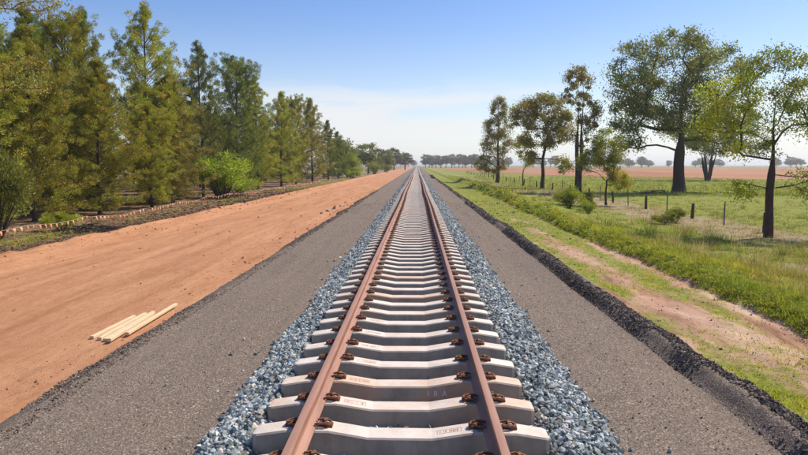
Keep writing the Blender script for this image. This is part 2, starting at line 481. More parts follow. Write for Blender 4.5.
def ground_z(x, y):
    x = np.asarray(x, float); y = np.asarray(y, float)
    xs = x - (bank_x(y) - 6.25) * np.clip((x - 4.0) / 2.0, 0, 1)
    z = np.interp(xs, [-400, -60, -30, -17, -13.0, -12.0, -11.4, -10.9, -10.4, -3.2, 3.3, 3.66, 4.1, 6.1, 6.38, 6.8, 7.6, 9.0, 12, 30],
                  [-0.3, -0.3, -0.2, -0.24, -0.26, -0.18, -0.12, -0.20, -0.34, -0.36, -0.30, -0.04, -0.09, -0.15, 0.0, 0.05, 0.0, -0.16, -0.27, -0.30])
    near = np.clip(1 - np.abs(y) / 260, 0, 1) * np.clip(1 - np.abs(x) / 120, 0, 1)
    offroad = np.where((x > 3.9) | (x < -10.9), 1.0, 0.0)
    z = z + offroad * near * (0.14 * (fbm(x * 0.8, y * 0.8, 11) - 0.5) + 0.06 * (fbm(x * 4, y * 4, 12, 2) - 0.5))
    vg = np.clip((x - 3.85) / 0.2, 0, 1) * np.clip((8.5 - x) / 1.0, 0, 1) * np.clip(1 - y / 60, 0, 1)
    bk = np.clip((x - 6.1) / 0.3, 0, 1) * np.clip((12 - x) / 3.0, 0, 1) * np.clip(1 - y / 90, 0, 1)
    z = z + bk * 0.22 * (fbm(x * 1.5, y * 1.1, 15, 2) - 0.5)
    z = z + vg * 0.075 * (fbm(x * 5.5, y * 3.0, 14, 2) - 0.5)
    for mx, my, sx, sy, h in MOUNDS:
        z = z + h * np.exp(-((x - mx) / sx) ** 2 - ((y - my) / sy) ** 2)
    return z

xs = np.unique(np.round(np.concatenate([
    -np.geomspace(40, 5000, 22), np.linspace(-40, -18, 23), np.linspace(-18, -10, 65), np.linspace(-10, 3.2, 12),
    np.linspace(3.2, 9.5, 90), np.linspace(9.5, 20, 53), np.linspace(20, 44, 30), np.geomspace(44, 5000, 24)]), 4))
ys = np.unique(np.round(np.concatenate([[-3000, -300, -60, -20, -6], np.linspace(0, 24, 150), np.linspace(24, 60, 120), np.linspace(60, 130, 90), np.geomspace(130, 9000, 40)]), 4))
GX, GY = np.meshgrid(xs, ys)
GZ = ground_z(GX, GY)

def cover_masks(x, y):
    """grass, straw, litter cover between 0 and 1"""
    bx = bank_x(y)
    g1 = fbm(x * 1.3, y * 0.45, 31); g2 = fbm(x * 0.35, y * 0.25, 32)
    grass = np.zeros_like(x); straw = np.zeros_like(x); litter = np.zeros_like(x)
    # verge of bare red soil with moss-like green beside the formation
    v = (x > 3.4) & (x <= bx)
    edge = np.exp(-((x - 4.05) / 0.28) ** 2) * 0.32 + np.exp(-((x - 5.35) / 0.30) ** 2) * 0.22
    far = np.clip((y - 14) / 22, 0, 1)
    grass = np.where(v, 0.17 + 0.75 * (g1 - 0.36) + edge + 0.5 * far, grass)
    # bank and paddock
    b = (x > bx)
    dry = np.exp(-((x - 13.2) / 2.0) ** 2) * np.clip((y - 18) / 8, 0, 1) * np.clip((75 - y) / 20, 0, 1)
    dry = dry + 0.55 * np.exp(-((x - 9.5) / 1.6) ** 2) * np.clip((22 - y) / 6, 0, 1) + 0.6 * np.clip((x - 8) / 3, 0, 1) * np.clip((13 - x) / 3, 0, 1) * np.clip((y - 45) / 20, 0, 1)
    grass = np.where(b, 0.78 - 0.12 * (g2 - 0.5), grass)
    straw = np.where(b & (x > bx + 0.7), np.clip(1.0 * dry * (0.4 + 1.2 * g1) + 0.7 * (g2 - 0.45) + 0.10, 0, 1), straw)
    # left: litter under the pines with grass patches along the dirt edge
    l = (x < -10.7)
    litter = np.where(l, np.where(x < -11.7, 0.75, 0.25), litter)
    lg = np.exp(-((x + 14.0) / 1.3) ** 2)
    grass = np.where(l, np.clip(lg * (1.1 * (g2 - 0.32) + 0.4 * np.clip((y - 45) / 30, 0, 1)), 0, 0.8), grass)
    fr = np.clip((y - 115) / 40, 0, 1)
    grass = np.where(l, np.maximum(grass, 0.42 * fr * np.exp(-((x + 12) / 8) ** 2)), grass)
    straw = np.where(l, np.maximum(straw, 0.5 * fr), straw)
    return np.clip(grass, 0, 1), np.clip(straw, 0, 1), np.clip(litter, 0, 1)

cg, cs_, cl_ = cover_masks(GX, GY)
nx, ny = len(xs), len(ys)
I = np.arange(nx * ny).reshape(ny, nx)
F = np.stack([I[:-1, :-1], I[:-1, 1:], I[1:, 1:], I[1:, :-1]], -1).reshape(-1, 4)
me = mesh_np('ground', np.stack([GX, GY, GZ], -1).reshape(-1, 3), F, np.stack([cg, cs_, cl_], -1).reshape(-1, 3), True)
tag(link('ground', me, M['ground']), 'grassy ground with bare red soil running out to the horizon', kind='structure')

def sheet(name, mat, xs, ys, zf, label, xwarp=None):
    X, Y = np.meshgrid(xs, ys)
    if xwarp is not None: X = xwarp(X, Y)
    Z = zf(X, Y)
    I = np.arange(X.size).reshape(X.shape)
    F = np.stack([I[:-1, :-1], I[:-1, 1:], I[1:, 1:], I[1:, :-1]], -1).reshape(-1, 4)
    o = link(name, mesh_np(name, np.stack([X, Y, Z], -1).reshape(-1, 3), F, None, True), mat)
    return tag(o, label, kind='structure')

# red dirt track left of the formation
def dirt_z(x, y):
    z = np.interp(x, [-11.7, -11.25, -11.0, -10.65, -9.9, -5.5, -3.4], [-0.50, -0.06, 0.03, -0.06, -0.215, -0.20, -0.22])
    amp = np.clip(1 - y / 150, 0.15, 1)
    ridge = np.exp(-((x + 11.0) / 0.45) ** 2)
    z = z + amp * (0.035 * (fbm(x * 2.0, y * 0.35, 41) - 0.5) + 0.05 * (fbm(x * 0.7, y * 0.15, 42, 3) - 0.5))
    z = z + ridge * amp * 0.22 * (fbm(x * 3, y * 1.5, 43) - 0.5)
    for c in (-9.6, -7.9, -6.2):                     # wheel ruts
        z = z - 0.018 * np.exp(-((x - c - 0.3 * np.sin(y * 0.07)) / 0.16) ** 2)
    return z
def dirt_warp(X, Y):
    t = np.clip((-9.6 - X) / 1.5, 0, 1)
    X = X + t * (0.45 * (fbm(Y * 0.25, 7.0, 44, 3) - 0.5))
    return X
ysd = np.unique(np.round(np.concatenate([np.linspace(-4, 30, 180), np.linspace(30, 90, 110), np.geomspace(90, 420, 40)]), 4))
sheet('dirt_road', M['dirt'], np.unique(np.concatenate([np.linspace(-11.7, -9.7, 28), np.linspace(-9.7, -3.4, 66)])), ysd, dirt_z,
      'wide graded red dirt road left of the grey gravel', dirt_warp)

# grey gravel formation under the track
def berm_h(y):
    return 0.085 + 0.075 * np.clip((27.0 - y) / 2.5, 0, 1) * (0.8 + 0.4 * vnoise(y * 0.8, 2.0, 51))
def form_z(x, y):
    z = np.interp(x, [-4.35, -4.0, -3.7, -3.45, 3.12, 3.3, 3.72, 3.95], [-0.34, -0.16, -0.02, 0.0, 0.0, 0.0, -0.05, -0.34])
    b = berm_h(y)
    t = np.clip((x - 3.20) / 0.22, 0, 1); u = np.clip((3.78 - x) / 0.26, 0, 1)
    z = z + b * (t * t * (3 - 2 * t)) * (u * u * (3 - 2 * u))
    z = z + 0.012 * (fbm(x * 3.0, y * 0.8, 52) - 0.5) + 0.02 * (fbm(x * 0.8, y * 0.12, 53, 2) - 0.5)
    e = np.clip((-3.3 - x) / 0.3, 0, 1) + np.clip((x - 3.2) / 0.15, 0, 1)
    z = z + e * 0.07 * (fbm(x * 7, y * 7, 54, 3) - 0.5) * np.clip(1 - y / 80, 0, 1)
    return z
def form_warp(X, Y):
    w = 0.35 * (fbm(Y * 0.5, 2.0, 55, 3) - 0.5)
    X = X + np.clip((-3.2 - X) / 0.5, 0, 1) * w
    w2 = 0.22 * (fbm(Y * 0.5, 5.0, 56, 3) - 0.5)
    return X + np.clip((X - 3.05) / 0.3, 0, 1) * w2
ysf = np.unique(np.round(np.concatenate([np.linspace(-4, 25, 290), np.linspace(25, 60, 140), np.linspace(60, 160, 90), np.geomspace(160, 2500, 40)]), 4))
xsf = np.unique(np.round(np.concatenate([np.linspace(-4.35, -3.3, 16), np.linspace(-3.3, 3.0, 26), np.linspace(3.0, 3.95, 24)]), 4))
sheet('gravel_formation', M['gravel'], xsf, ysf, form_z, 'flat grey brown gravel formation either side of the ballast', form_warp)

# ploughed red field beyond the paddock
poly = [(18, 300), (24, 225), (40, 140), (70, 118), (330, 104), (1100, 104), (1100, 640), (12, 640)]
V = [(x, y, -0.262) for x, y in poly]
me = bpy.data.meshes.new('ploughed_field'); me.from_pydata(V, [], [tuple(range(len(V)))]); me.update()
tag(link('ploughed_field', me, M['field']), 'bare pinkish red ploughed field beyond the green paddock', kind='structure')

# ------------------------------------------------------------------ stones
def rock_shapes(kind, n, rng):
    out = []
    if kind == 'ico':
        t = (1 + 5 ** 0.5) / 2
        V = np.array([(-1, t, 0), (1, t, 0), (-1, -t, 0), (1, -t, 0), (0, -1, t), (0, 1, t), (0, -1, -t), (0, 1, -t), (t, 0, -1), (t, 0, 1), (-t, 0, -1), (-t, 0, 1)], float)
        F = np.array([(0, 11, 5), (0, 5, 1), (0, 1, 7), (0, 7, 10), (0, 10, 11), (1, 5, 9), (5, 11, 4), (11, 10, 2), (10, 7, 6), (7, 1, 8), (3, 9, 4), (3, 4, 2), (3, 2, 6), (3, 6, 8), (3, 8, 9), (4, 9, 5), (2, 4, 11), (6, 2, 10), (8, 6, 7), (9, 8, 1)])
    else:
        V = np.array([(1, 0, 0), (-1, 0, 0), (0, 1, 0), (0, -1, 0), (0, 0, 1), (0, 0, -1)], float)
        F = np.array([(0, 2, 4), (2, 1, 4), (1, 3, 4), (3, 0, 4), (2, 0, 5), (1, 2, 5), (3, 1, 5), (0, 3, 5)])
    V = V / np.linalg.norm(V[0])
    for _ in range(n):
        W = V * rng.uniform(0.62, 1.25, (len(V), 1)) + rng.normal(0, 0.12, V.shape)
        W = W * np.array([rng.uniform(0.85, 1.35), rng.uniform(0.7, 1.0), rng.uniform(0.55, 0.85)])
        out.append(W)
    return out, F

def rand_rot(n, rng):
    q = rng.normal(size=(n, 4)); q /= np.linalg.norm(q, axis=1)[:, None]
    w, x, y, z = q.T
    return np.stack([np.stack([1 - 2 * (y * y + z * z), 2 * (x * y - z * w), 2 * (x * z + y * w)], -1),
                     np.stack([2 * (x * y + z * w), 1 - 2 * (x * x + z * z), 2 * (y * z - x * w)], -1),
                     np.stack([2 * (x * z - y * w), 2 * (y * z + x * w), 1 - 2 * (x * x + y * y)], -1)], -2)

def scatter_rocks(P, size, colr, kind, rng):
    shapes, F = rock_shapes(kind, 10, rng)
    S = np.stack(shapes)
    n = len(P); idx = rng.integers(0, len(shapes), n)
    Rm = rand_rot(n, rng)
    V = np.einsum('nij,nkj->nki', Rm, S[idx] * size[:, None, None]) + P[:, None, :]
    k = V.shape[1]
    Fa = (F[None] + (np.arange(n) * k)[:, None, None]).reshape(-1, 3)
    C = np.repeat(colr, k, axis=0)
    return V.reshape(-1, 3), Fa, C

def join(parts):
    Vs, Fs, Cs, b = [], [], [], 0
    for V, F, C in parts:
        Vs.append(V); Fs.append(F + b); Cs.append(C); b += len(V)
    return np.concatenate(Vs), np.concatenate(Fs), np.concatenate(Cs)

rng = np.random.default_rng(3)
def bal_z(x):
    return np.interp(np.where(x < 0, -x * 1.09, x), [0, 1.0, 1.22, 1.42, 1.62, 1.82, 1.98], [0.085, 0.085, 0.11, 0.13, 0.075, 0.01, -0.03])
def bal_col(n):
    t = rng.random((n, 1)) ** 1.3
    base = np.array([0.120, 0.142, 0.138]) * (1 - t) + np.array([0.66, 0.695, 0.66]) * t
    warm = rng.random((n, 1)) < 0.10
    base = np.where(warm, base * np.array([1.15, 0.92, 0.78]), base)
    return base * (1 + rng.normal(0, 0.018, (n, 3)))

ysb = np.unique(np.round(np.concatenate([np.linspace(-3, 40, 120), np.geomspace(40, 2400, 60)]), 3))
xsb = np.array([-1.82, -1.67, -1.49, -1.3, -1.12, -0.92, 0, 1.0, 1.22, 1.42, 1.62, 1.82, 1.98])
X, Y = np.meshgrid(xsb, ysb); Z = bal_z(X) - 0.02
I = np.arange(X.size).reshape(X.shape)
F = np.stack([I[:-1, :-1], I[:-1, 1:], I[1:, 1:], I[1:, :-1]], -1).reshape(-1, 4)
bm_ = mesh_np('ballast_bed', np.stack([X, Y, Z], -1).reshape(-1, 3), F, np.full((X.size, 3), 0.2) * np.array([0.9, 1.05, 1.1]), True)
tag(link('ballast_bed', bm_, M['ballast']), 'bed of packed grey ballast under the sleepers', kind='structure')

parts = []
def ballast(n, y0, y1, size, kind, inner=False, lift=0.0):
    u = rng.random(n); y = y0 + (y1 - y0) * u
    if inner:
        x = rng.uniform(-1.2, 1.2, n); z = bal_z(x) + rng.uniform(-0.03, 0.005, n)
    else:
        s = np.where(rng.random(n) < 0.5, -1, 1)
        # ragged outer toe: a few stones have rolled out on to the gravel
        a = 1.19 + np.where(s < 0, 0.50, 0.66) * rng.random(n) ** 0.9 + 0.10 * (fbm(y * 1.4, s * 9.0, 60, 2) - 0.5) + np.abs(rng.normal(0, 0.03, n))
        a = a + np.where(rng.random(n) < 0.012, rng.exponential(0.18, n), 0)
        x = a * s; z = np.maximum(bal_z(x), 0.0) + rng.uniform(-0.012, 0.022, n) + lift
    sz = size * rng.lognormal(0, 0.28, n)
    parts.append(scatter_rocks(np.stack([x, y, z], -1), sz, bal_col(n), kind, rng))
ballast(15500, 2.6, 13, 0.027, 'ico')
ballast(16000, 13, 36, 0.032, 'oct')
ballast(11000, 36, 110, 0.05, 'oct')
ballast(5000, 110, 300, 0.085, 'oct')
ballast(5000, 2.2, 14, 0.030, 'oct', True)
ballast(2500, 14, 34, 0.036, 'oct', True)
V, F, C = join(parts)
tag(link('ballast_stones', mesh_np('ballast_stones', V, F, C), M['ballast']), 'loose blue grey crushed ballast heaped along both sleeper ends', 'ballast', kind='stuff')

# coarser stones shed along the edges of the gravel formation
parts = []
def gcol(n, dark):
    t = rng.random((n, 1)) ** 1.5
    c = np.array([0.05, 0.039, 0.030]) * (1 - t) + np.array([0.27, 0.205, 0.155]) * t
    return c if dark else c * 1.15 + np.array([0.07, 0.05, 0.036])
def edge_stones(n, y0, y1, x0, x1, size, dark, warp_seed):
    y = y0 * (y1 / y0) ** rng.random(n)
    x = rng.uniform(x0, x1, n)
    xw = form_warp(x, y)
    z = form_z(x, y)
    keep = z > -0.24 if dark else z > -0.27
    x, xw, y, z = x[keep], xw[keep], y[keep], z[keep]
    sz = size * rng.lognormal(0, 0.35, len(x)) * np.clip(y / 14, 1, 3)
    parts.append(scatter_rocks(np.stack([xw, y, z + 0.004], -1), sz, gcol(len(x), dark), 'oct', rng))
edge_stones(25000, 3.6, 40, 3.20, 3.72, 0.0145, True, 0)
edge_stones(6000, 26.0, 130, 3.26, 3.72, 0.009, True, 0)
edge_stones(12000, 4.0, 60, -4.12, -3.5, 0.0115, False, 0)
edge_stones(2600, 3.5, 40, 1.9, 3.3, 0.0065, False, 0)
edge_stones(2600, 3.5, 40, -3.5, -1.85, 0.0065, False, 0)
V, F, C = join(parts)
tag(link('gravel_stones', mesh_np('gravel_stones', V, F, C), M['gstone']), 'coarse dark gravel stones heaped along the edges of the formation', 'gravel', kind='stuff')

# clods of red earth on the dirt track and litter edge
parts = []
n = 1500
y = 6 * (70 / 6) ** rng.random(n); x = rng.choice([-1, 0, 1], n, p=[0.55, 0.2, 0.25])
x = np.where(x == -1, rng.normal(-10.9, 0.45, n), np.where(x == 0, rng.uniform(-11, -4.5, n), rng.normal(-4.5, 0.25, n)))
z = np.maximum(dirt_z(x, y), ground_z(x, y))
sz = 0.013 * rng.lognormal(0, 0.5, n) * np.clip(y / 14, 1, 3)
c = np.array([0.40, 0.19, 0.10]) * rng.uniform(0.5, 1.25, (n, 1))
pa = scatter_rocks(np.stack([x, y, z], -1), sz, c, 'oct', rng)
n = 5000
y = 5 * (45 / 5) ** rng.random(n); x = rng.uniform(3.85, 6.6, n); z = ground_z(x, y)
sz = 0.0075 * rng.lognormal(0, 0.55, n) * np.clip(y / 14, 1, 3)
c = np.array([0.36, 0.20, 0.125]) * rng.uniform(0.18, 1.3, (n, 1))
pb = scatter_rocks(np.stack([x, y, z], -1), sz, c, 'oct', rng)
V, F, C = join([pa, pb])
tag(link('dirt_clods', mesh_np('dirt_clods', V, F, C), M['gstone']), 'small clods of red earth scattered on dirt road and verge', 'dirt', kind='stuff')

# ------------------------------------------------------------------ the track
def wob_x(y):
    e = np.clip((np.asarray(y, float) - 12) / 14, 0, 1)
    return e * (0.018 * np.sin(y * 0.21 + 0.6) + 0.020 * np.sin(y * 0.093))
def wob_z(y):
    e = np.clip((np.asarray(y, float) - 10) / 14, 0, 1)
    return e * (0.007 * np.sin(y * 0.26) + 0.010 * np.sin(y * 0.11 + 1.2))

track = link('railway_track', None)
tag(track, 'new railway track of rusty rails on pale concrete sleepers', 'railway track')

SEAT = 0.275
def sleeper_top(x):
    return np.interp(abs(x), [0, 0.26, 0.58, 0.94, 1.17, 1.2], [0.222, 0.222, SEAT, SEAT, 0.240, 0.232])
def sleeper_mesh():
    mb = MB()
    st = [-1.2, -1.17, -0.94, -0.58, -0.26, 0.26, 0.58, 0.94, 1.17, 1.2]
    rings = []
    for x in st:
        zt = float(sleeper_top(x)); end = abs(x) > 1.19
        hw = 0.098 if not end else 0.082
        hb = 0.138 if not end else 0.125
        zb = 0.05
        rings.append([(x, -hb, zb), (x, -hb + 0.004, zb + 0.03), (x, -hw - 0.012, zt - 0.014), (x, -hw, zt), (x, hw, zt), (x, hw + 0.012, zt - 0.014), (x, hb - 0.004, zb + 0.03), (x, hb, zb)])
    V = [p for r in rings for p in r]; F = []
    k = 8
    for i in range(len(st) - 1):
        for j in range(k):
            j2 = (j + 1) % k
            F.append((i * k + j, (i + 1) * k + j, (i + 1) * k + j2, i * k + j2))
    F.append(tuple(range(k))); b = (len(st) - 1) * k
    F.append(tuple(b + j for j in range(k))[::-1])
    mb.add(V, F)
    return mb.mesh('sleeper')

def rail_profile():
    h = [(0.073, 0.0), (0.073, 0.011), (0.03, 0.026), (0.012, 0.042), (0.0085, 0.075), (0.011, 0.112), (0.030, 0.124), (0.035, 0.132), (0.0355, 0.158), (0.030, 0.1665), (0.016, 0.1695), (0.0, 0.170)]
    return h + [(-x, z) for x, z in h[-2::-1]]
GAUGE = 0.7525
def rail_mesh(s):
    prof = np.array(rail_profile())
    ysr = np.unique(np.round(np.concatenate([np.linspace(-3, 60, 210), np.linspace(60, 200, 140), np.geomspace(200, 2400, 40)]), 3))
    k = len(prof)
    X = s * GAUGE + prof[None, :, 0] + wob_x(ysr)[:, None]
    Z = SEAT + 0.005 + prof[None, :, 1] + wob_z(ysr)[:, None]
    Y = np.repeat(ysr[:, None], k, 1)
    V = np.stack([X, Y, Z], -1).reshape(-1, 3)
    I = np.arange(len(V)).reshape(len(ysr), k); J = np.roll(I, -1, 1)
    F = np.stack([I[:-1], J[:-1], J[1:], I[1:]], -1).reshape(-1, 4)
    me = mesh_np('rail', V, F, None, True)
    me.set_sharp_from_angle(angle=R(38))
    return me
for s in (-1, 1):
    link('rail', rail_mesh(s), M['rail'], track)

# spring clip and its cast shoulder; local +X points away from the rail foot
mb = MB()
mb.box((0.020, 0, 0.018), (0.040, 0.058, 0.036), 1)
mb.box((0.052, 0, 0.012), (0.026, 0.074, 0.024), 1)
pth = [(-0.030, -0.046, 0.030), (0.000, -0.050, 0.040), (0.050, -0.048, 0.040), (0.088, -0.038, 0.034), (0.104, -0.012, 0.032), (0.098, 0.016, 0.034), (0.070, 0.026, 0.042),
       (0.040, 0.006, 0.048), (0.034, 0.026, 0.046), (0.060, 0.052, 0.042), (0.030, 0.062, 0.038), (-0.022, 0.052, 0.030)]
mb.tube(pth, 0.0105, 6, 0)
mb.box((0.088, -0.004, 0.012), (0.050, 0.066, 0.022), 0)
clip_me = mb.mesh('rail_clip')
clip_me.materials.append(M['clip']); clip_me.materials.append(M['shoulder'])
mb = MB(); mb.box((0, 0, 0.0), (0.262, 0.160, 0.0085)); pad_me = mb.mesh('rail_pad'); pad_me.materials.append(M['pad'])

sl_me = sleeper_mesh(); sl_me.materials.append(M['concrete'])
SP, Y0 = 0.60, None
# the front edge of the sleeper nearest in the picture lies about 4.9 m ahead
first_y = 3.74
rr = random.Random(5)
sleepers = []
fw = []
for i in range(300):
    y = first_y + SP * i
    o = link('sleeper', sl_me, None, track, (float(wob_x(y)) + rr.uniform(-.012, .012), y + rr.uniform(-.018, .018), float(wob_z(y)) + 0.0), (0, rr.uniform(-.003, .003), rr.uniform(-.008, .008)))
    sleepers.append(o)
    for s in (-1, 1):
        for t in (-1, 1):
            lx = s * GAUGE + t * 0.082
            if i < 75:
                link('rail_clip', clip_me, None, o, (lx, 0, SEAT - 0.002), (0, 0, 0 if t > 0 else math.pi))
            elif i < 220: fw.append((lx + t * 0.04 + o.location.x, y, SEAT + 0.018 + o.location.z))
        if i < 75:
            link('rail_pad', pad_me, None, o, (s * GAUGE, 0, SEAT + 0.0005))
mb = MB()
for p in fw: mb.box(p, (0.10, 0.08, 0.04))
tag(link('rail_clip', mb.mesh('far_rail_clips'), M['clip'], track), kind='stuff')
# the rest of the sleepers, far down the line
V = np.array([v.co[:] for v in sl_me.vertices]); polys = [tuple(p.vertices) for p in sl_me.polygons if len(p.vertices) == 4]
F4 = np.array(polys); yy = first_y + SP * np.arange(300, 1500)
VV = (V[None] + np.stack([wob_x(yy), yy, wob_z(yy)], -1)[:, None, :]).reshape(-1, 3)
FF = (F4[None] + (np.arange(len(yy)) * len(V))[:, None, None]).reshape(-1, 4)
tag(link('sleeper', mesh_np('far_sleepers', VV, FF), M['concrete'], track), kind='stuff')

# faded mould stamps on the sleeper tops (worn past reading)
def stamp(o, x0, w, seed):
    r = random.Random(seed); mb = MB()
    z0 = float(sleeper_top(x0)); z1 = float(sleeper_top(x0 + w))
    sl = (z1 - z0) / w
    def q(xa, xb, ya, yb):
        P = [(x0 + xa, ya, z0 + sl * xa + 0.0022), (x0 + xb, ya, z0 + sl * xb + 0.0022), (x0 + xb, yb, z0 + sl * xb + 0.0022), (x0 + xa, yb, z0 + sl * xa + 0.0022)]
        mb.add(P, [(0, 1, 2, 3)])
    t = 0.004
    q(0, w, -0.034, -0.030); q(0, w, 0.030, 0.034); q(0, t, -0.030, 0.030); q(w - t, w, -0.030, 0.030)
    xx = 0.015
    while xx < w - 0.02:
        cw = r.uniform(0.006, 0.014)
        if r.random() < 0.7: q(xx, xx + cw * 0.5, -0.018, 0.018)
        if r.random() < 0.6: q(xx + cw * 0.5, xx + cw, r.uniform(-0.018, 0.0), 0.012)
        xx += cw + 0.006
    link('mould_stamp', mb.mesh('mould_stamp'), M['print'], o)
for i in range(2, 9):
    stamp(sleepers[i], 0.30 if i == 2 else -0.52, 0.20, i)

# white chalk characters on the side of one sleeper
def chalk(o, txt, x, size):
    cu = bpy.data.curves.new('chalk_mark', 'FONT'); cu.body = txt; cu.size = size; cu.extrude = 0.0008; cu.align_x = 'CENTER'
    tmp = bpy.data.objects.new('chalk_tmp', cu)
    me = bpy.data.meshes.new_from_object(tmp)
    bpy.data.objects.remove(tmp)
    me.materials.append(M['chalk'])
    link('chalk_mark', me, None, o, (x, -0.1295, 0.135), (R(82.5), 0, 0))
for txt, x in (('1', 0.27), ('8', 0.34), ('A', 0.43), ('B', 0.90)):
    chalk(sleepers[4], txt, x, 0.075)

# ------------------------------------------------------------------ small things on the ground
def batten(p0, p1, w, h, z0, z1, label):
    p0, p1 = Vector((*p0, z0)), Vector((*p1, z1))
    L = (p1 - p0).length
    mb = MB(); b = 0.005
    sec = [(-w / 2, 0 + b), (-w / 2 + b, 0), (w / 2 - b, 0), (w / 2, b), (w / 2, h - b), (w / 2 - b, h), (-w / 2 + b, h), (-w / 2, h - b)]
    V = [(x, 0, z) for x, z in sec] + [(x, L, z) for x, z in sec]
    k = 8
    F = [(j, (j + 1) % k, k + (j + 1) % k, k + j) for j in range(k)] + [tuple(range(k))[::-1], tuple(k + j for j in range(k))]
    mb.add(V, F)
    o = link('timber_batten', mb.mesh('timber_batten'), M['timber'])
    d = p1 - p0
    o.location = p0; o.rotation_euler = (math.asin(d.z / L), 0, math.atan2(-d.x, d.y))
    tag(o, label, 'timber batten', 'sawn timber battens left beside the gravel')
zb = lambda x, y: float(max(dirt_z(np.float64(x), np.float64(y)), form_z(np.float64(x), np.float64(y))))
for p0, p1, w, h, lift, label in [
    ((-4.76, 9.12), (-4.72, 10.45), 0.062, 0.045, 0.004, 'leftmost pale timber batten, shortest, flat on red dirt'),
    ((-4.61, 9.05), (-4.60, 10.62), 0.064, 0.045, 0.004, 'pale timber batten second from the left in the small pile'),
    ((-4.49, 8.98), (-4.50, 10.72), 0.060, 0.045, 0.006, 'middle pale timber batten between two others in the pile'),
    ((-4.38, 8.88), (-4.42, 10.50), 0.064, 0.048, 0.03, 'nearest pale timber batten, its end reaching closest to the camera'),
    ((-4.27, 9.22), (-4.29, 11.22), 0.062, 0.045, 0.035, 'rightmost and longest pale timber batten lying on the gravel edge')]:
    batten(p0, p1, w, h, zb(*p0) + lift, zb(*p1) + lift, label)

rk = np.random.default_rng(21)
def lone_stone(p, size, c, name, label, cat, group=None):
    V, F, C = scatter_rocks(np.array([[0, 0, 0.0]]), np.array([size]), np.array([c]), 'ico', rk)
    o = link(name, mesh_np(name, V, F, C), M['gstone'])
    o.location = p
    tag(o, label, cat, group)
for x, y, s, c, lb in [
    (-1.93 - 0.14, 4.72, 0.034, (0.30, 0.33, 0.33), 'single blue grey stone lying alone on gravel left of ballast'),
    (-5.00, 33.5, 0.13, (0.48, 0.36, 0.26), 'nearest pale clod in the row along the far gravel edge'),
    (-4.92, 35.2, 0.12, (0.52, 0.40, 0.29), 'second pale clod in the row along the far gravel edge'),
    (-4.80, 37.3, 0.15, (0.50, 0.38, 0.27), 'largest pale clod along the far gravel edge'),
    (-4.72, 39.5, 0.12, (0.50, 0.40, 0.30), 'farthest pale clod in the row along the gravel edge')]:
    lone_stone((x, y, zb(x, y) + s * 0.35), s, c, 'stone' if s < 0.1 else 'dirt_clod', lb, 'stone' if s < 0.1 else 'clod', None if s < 0.1 else 'pale clods along the gravel edge')

# a stack of unused rails lying far down the right side
pile = link('rail_stack', None, loc=(3.15, 112, 0.0))
tag(pile, 'dark stack of spare rails lying on gravel far right of track', 'rail stack')
prof = rail_profile()
for k in range(4):
    mb = MB(); n = len(prof)
    V = [(x + (k - 1.5) * 0.16, 0, z + 0.02) for x, z in prof] + [(x + (k - 1.5) * 0.16 + 0.4, 38, z + 0.02) for x, z in prof]
    mb.add(V, [(j, (j + 1) % n, n + (j + 1) % n, n + j) for j in range(n)] + [tuple(range(n))[::-1], tuple(n + j for j in range(n))])
    link('rail', mb.mesh('spare_rail'), M['shoulder'], pile)
for yb in (2, 14, 26, 36):
    mb = MB(); mb.box((0.1 * yb / 10, yb, -0.02), (0.9, 0.18, 0.08)); link('timber_bearer', mb.mesh('timber_bearer'), M['post'], pile)

# ------------------------------------------------------------------ bunting along the trees
bunt = link('flag_bunting', None, loc=(-13.2, 12, -0.25))
tag(bunt, 'string of small orange flags strung low in front of the pines', 'bunting')
bx = lambda y: -13.15 + 0.25 * math.sin(y * 0.11)
stakes = [10 + 7.5 * k for k in range(13)]
def sag(y):
    t = ((y - 10) / 7.5) % 1.0
    k = int((y - 10) // 7.5)
    return 0.33 + 0.06 * math.sin(k * 2.1) - 0.5 * 0.10 * 4 * t * (1 - t) + 0.05 * math.sin(y * 1.3)
mb = MB()
pts = [(bx(y) + 13.2, y - 12, sag(y) + 0.25) for y in np.arange(10, 100.01, 0.5)]
mb.tube(pts, 0.007, 4); link('cord', mb.mesh('cord'), M['cord'], bunt)
for k, y in enumerate(stakes):
    mb = MB(); zg = float(ground_z(bx(y), y))
    mb.tube([(bx(y) + 13.2, y - 12, zg + 0.15), (bx(y) + 13.2, y - 12, sag(y) + 0.31)], 0.014, 5); link('stake', mb.mesh('stake'), M['post'], bunt)
fm = []
for mk in ('flag_or', 'flag_pale', 'flag_red'):
    me = bpy.data.meshes.new('flag')
    me.from_pydata([(0, -0.075, 0), (0, 0.075, 0), (0.012, 0.055, -0.10), (-0.01, 0.035, -0.19), (-0.01, -0.035, -0.19), (0.012, -0.055, -0.10)], [], [(0, 1, 2, 5), (5, 2, 3, 4)])
    me.materials.append(M[mk]); me.update(); fm.append(me)
rf = random.Random(9)
y = 10.3; k = 0
while y < 100 and k < 290:
    mi = 0 if rf.random() < 0.5 else 1
    if y < 18.6 and rf.random() < 0.35: mi = 2
    if y > 45 and rf.random() < 0.6: mi = 2 if rf.random() < .3 else 0
    o = link('flag', fm[mi], None, bunt, (bx(y) + 13.2, y - 12, sag(y) + 0.25 - 0.011), (0, rf.uniform(-.35, .35), rf.uniform(-.4, .4)))
    s = 0.72 if y < 60 else 0.95
    o.scale = (1, s, s)
    y += 0.36 + rf.uniform(-.04, .04); k += 1

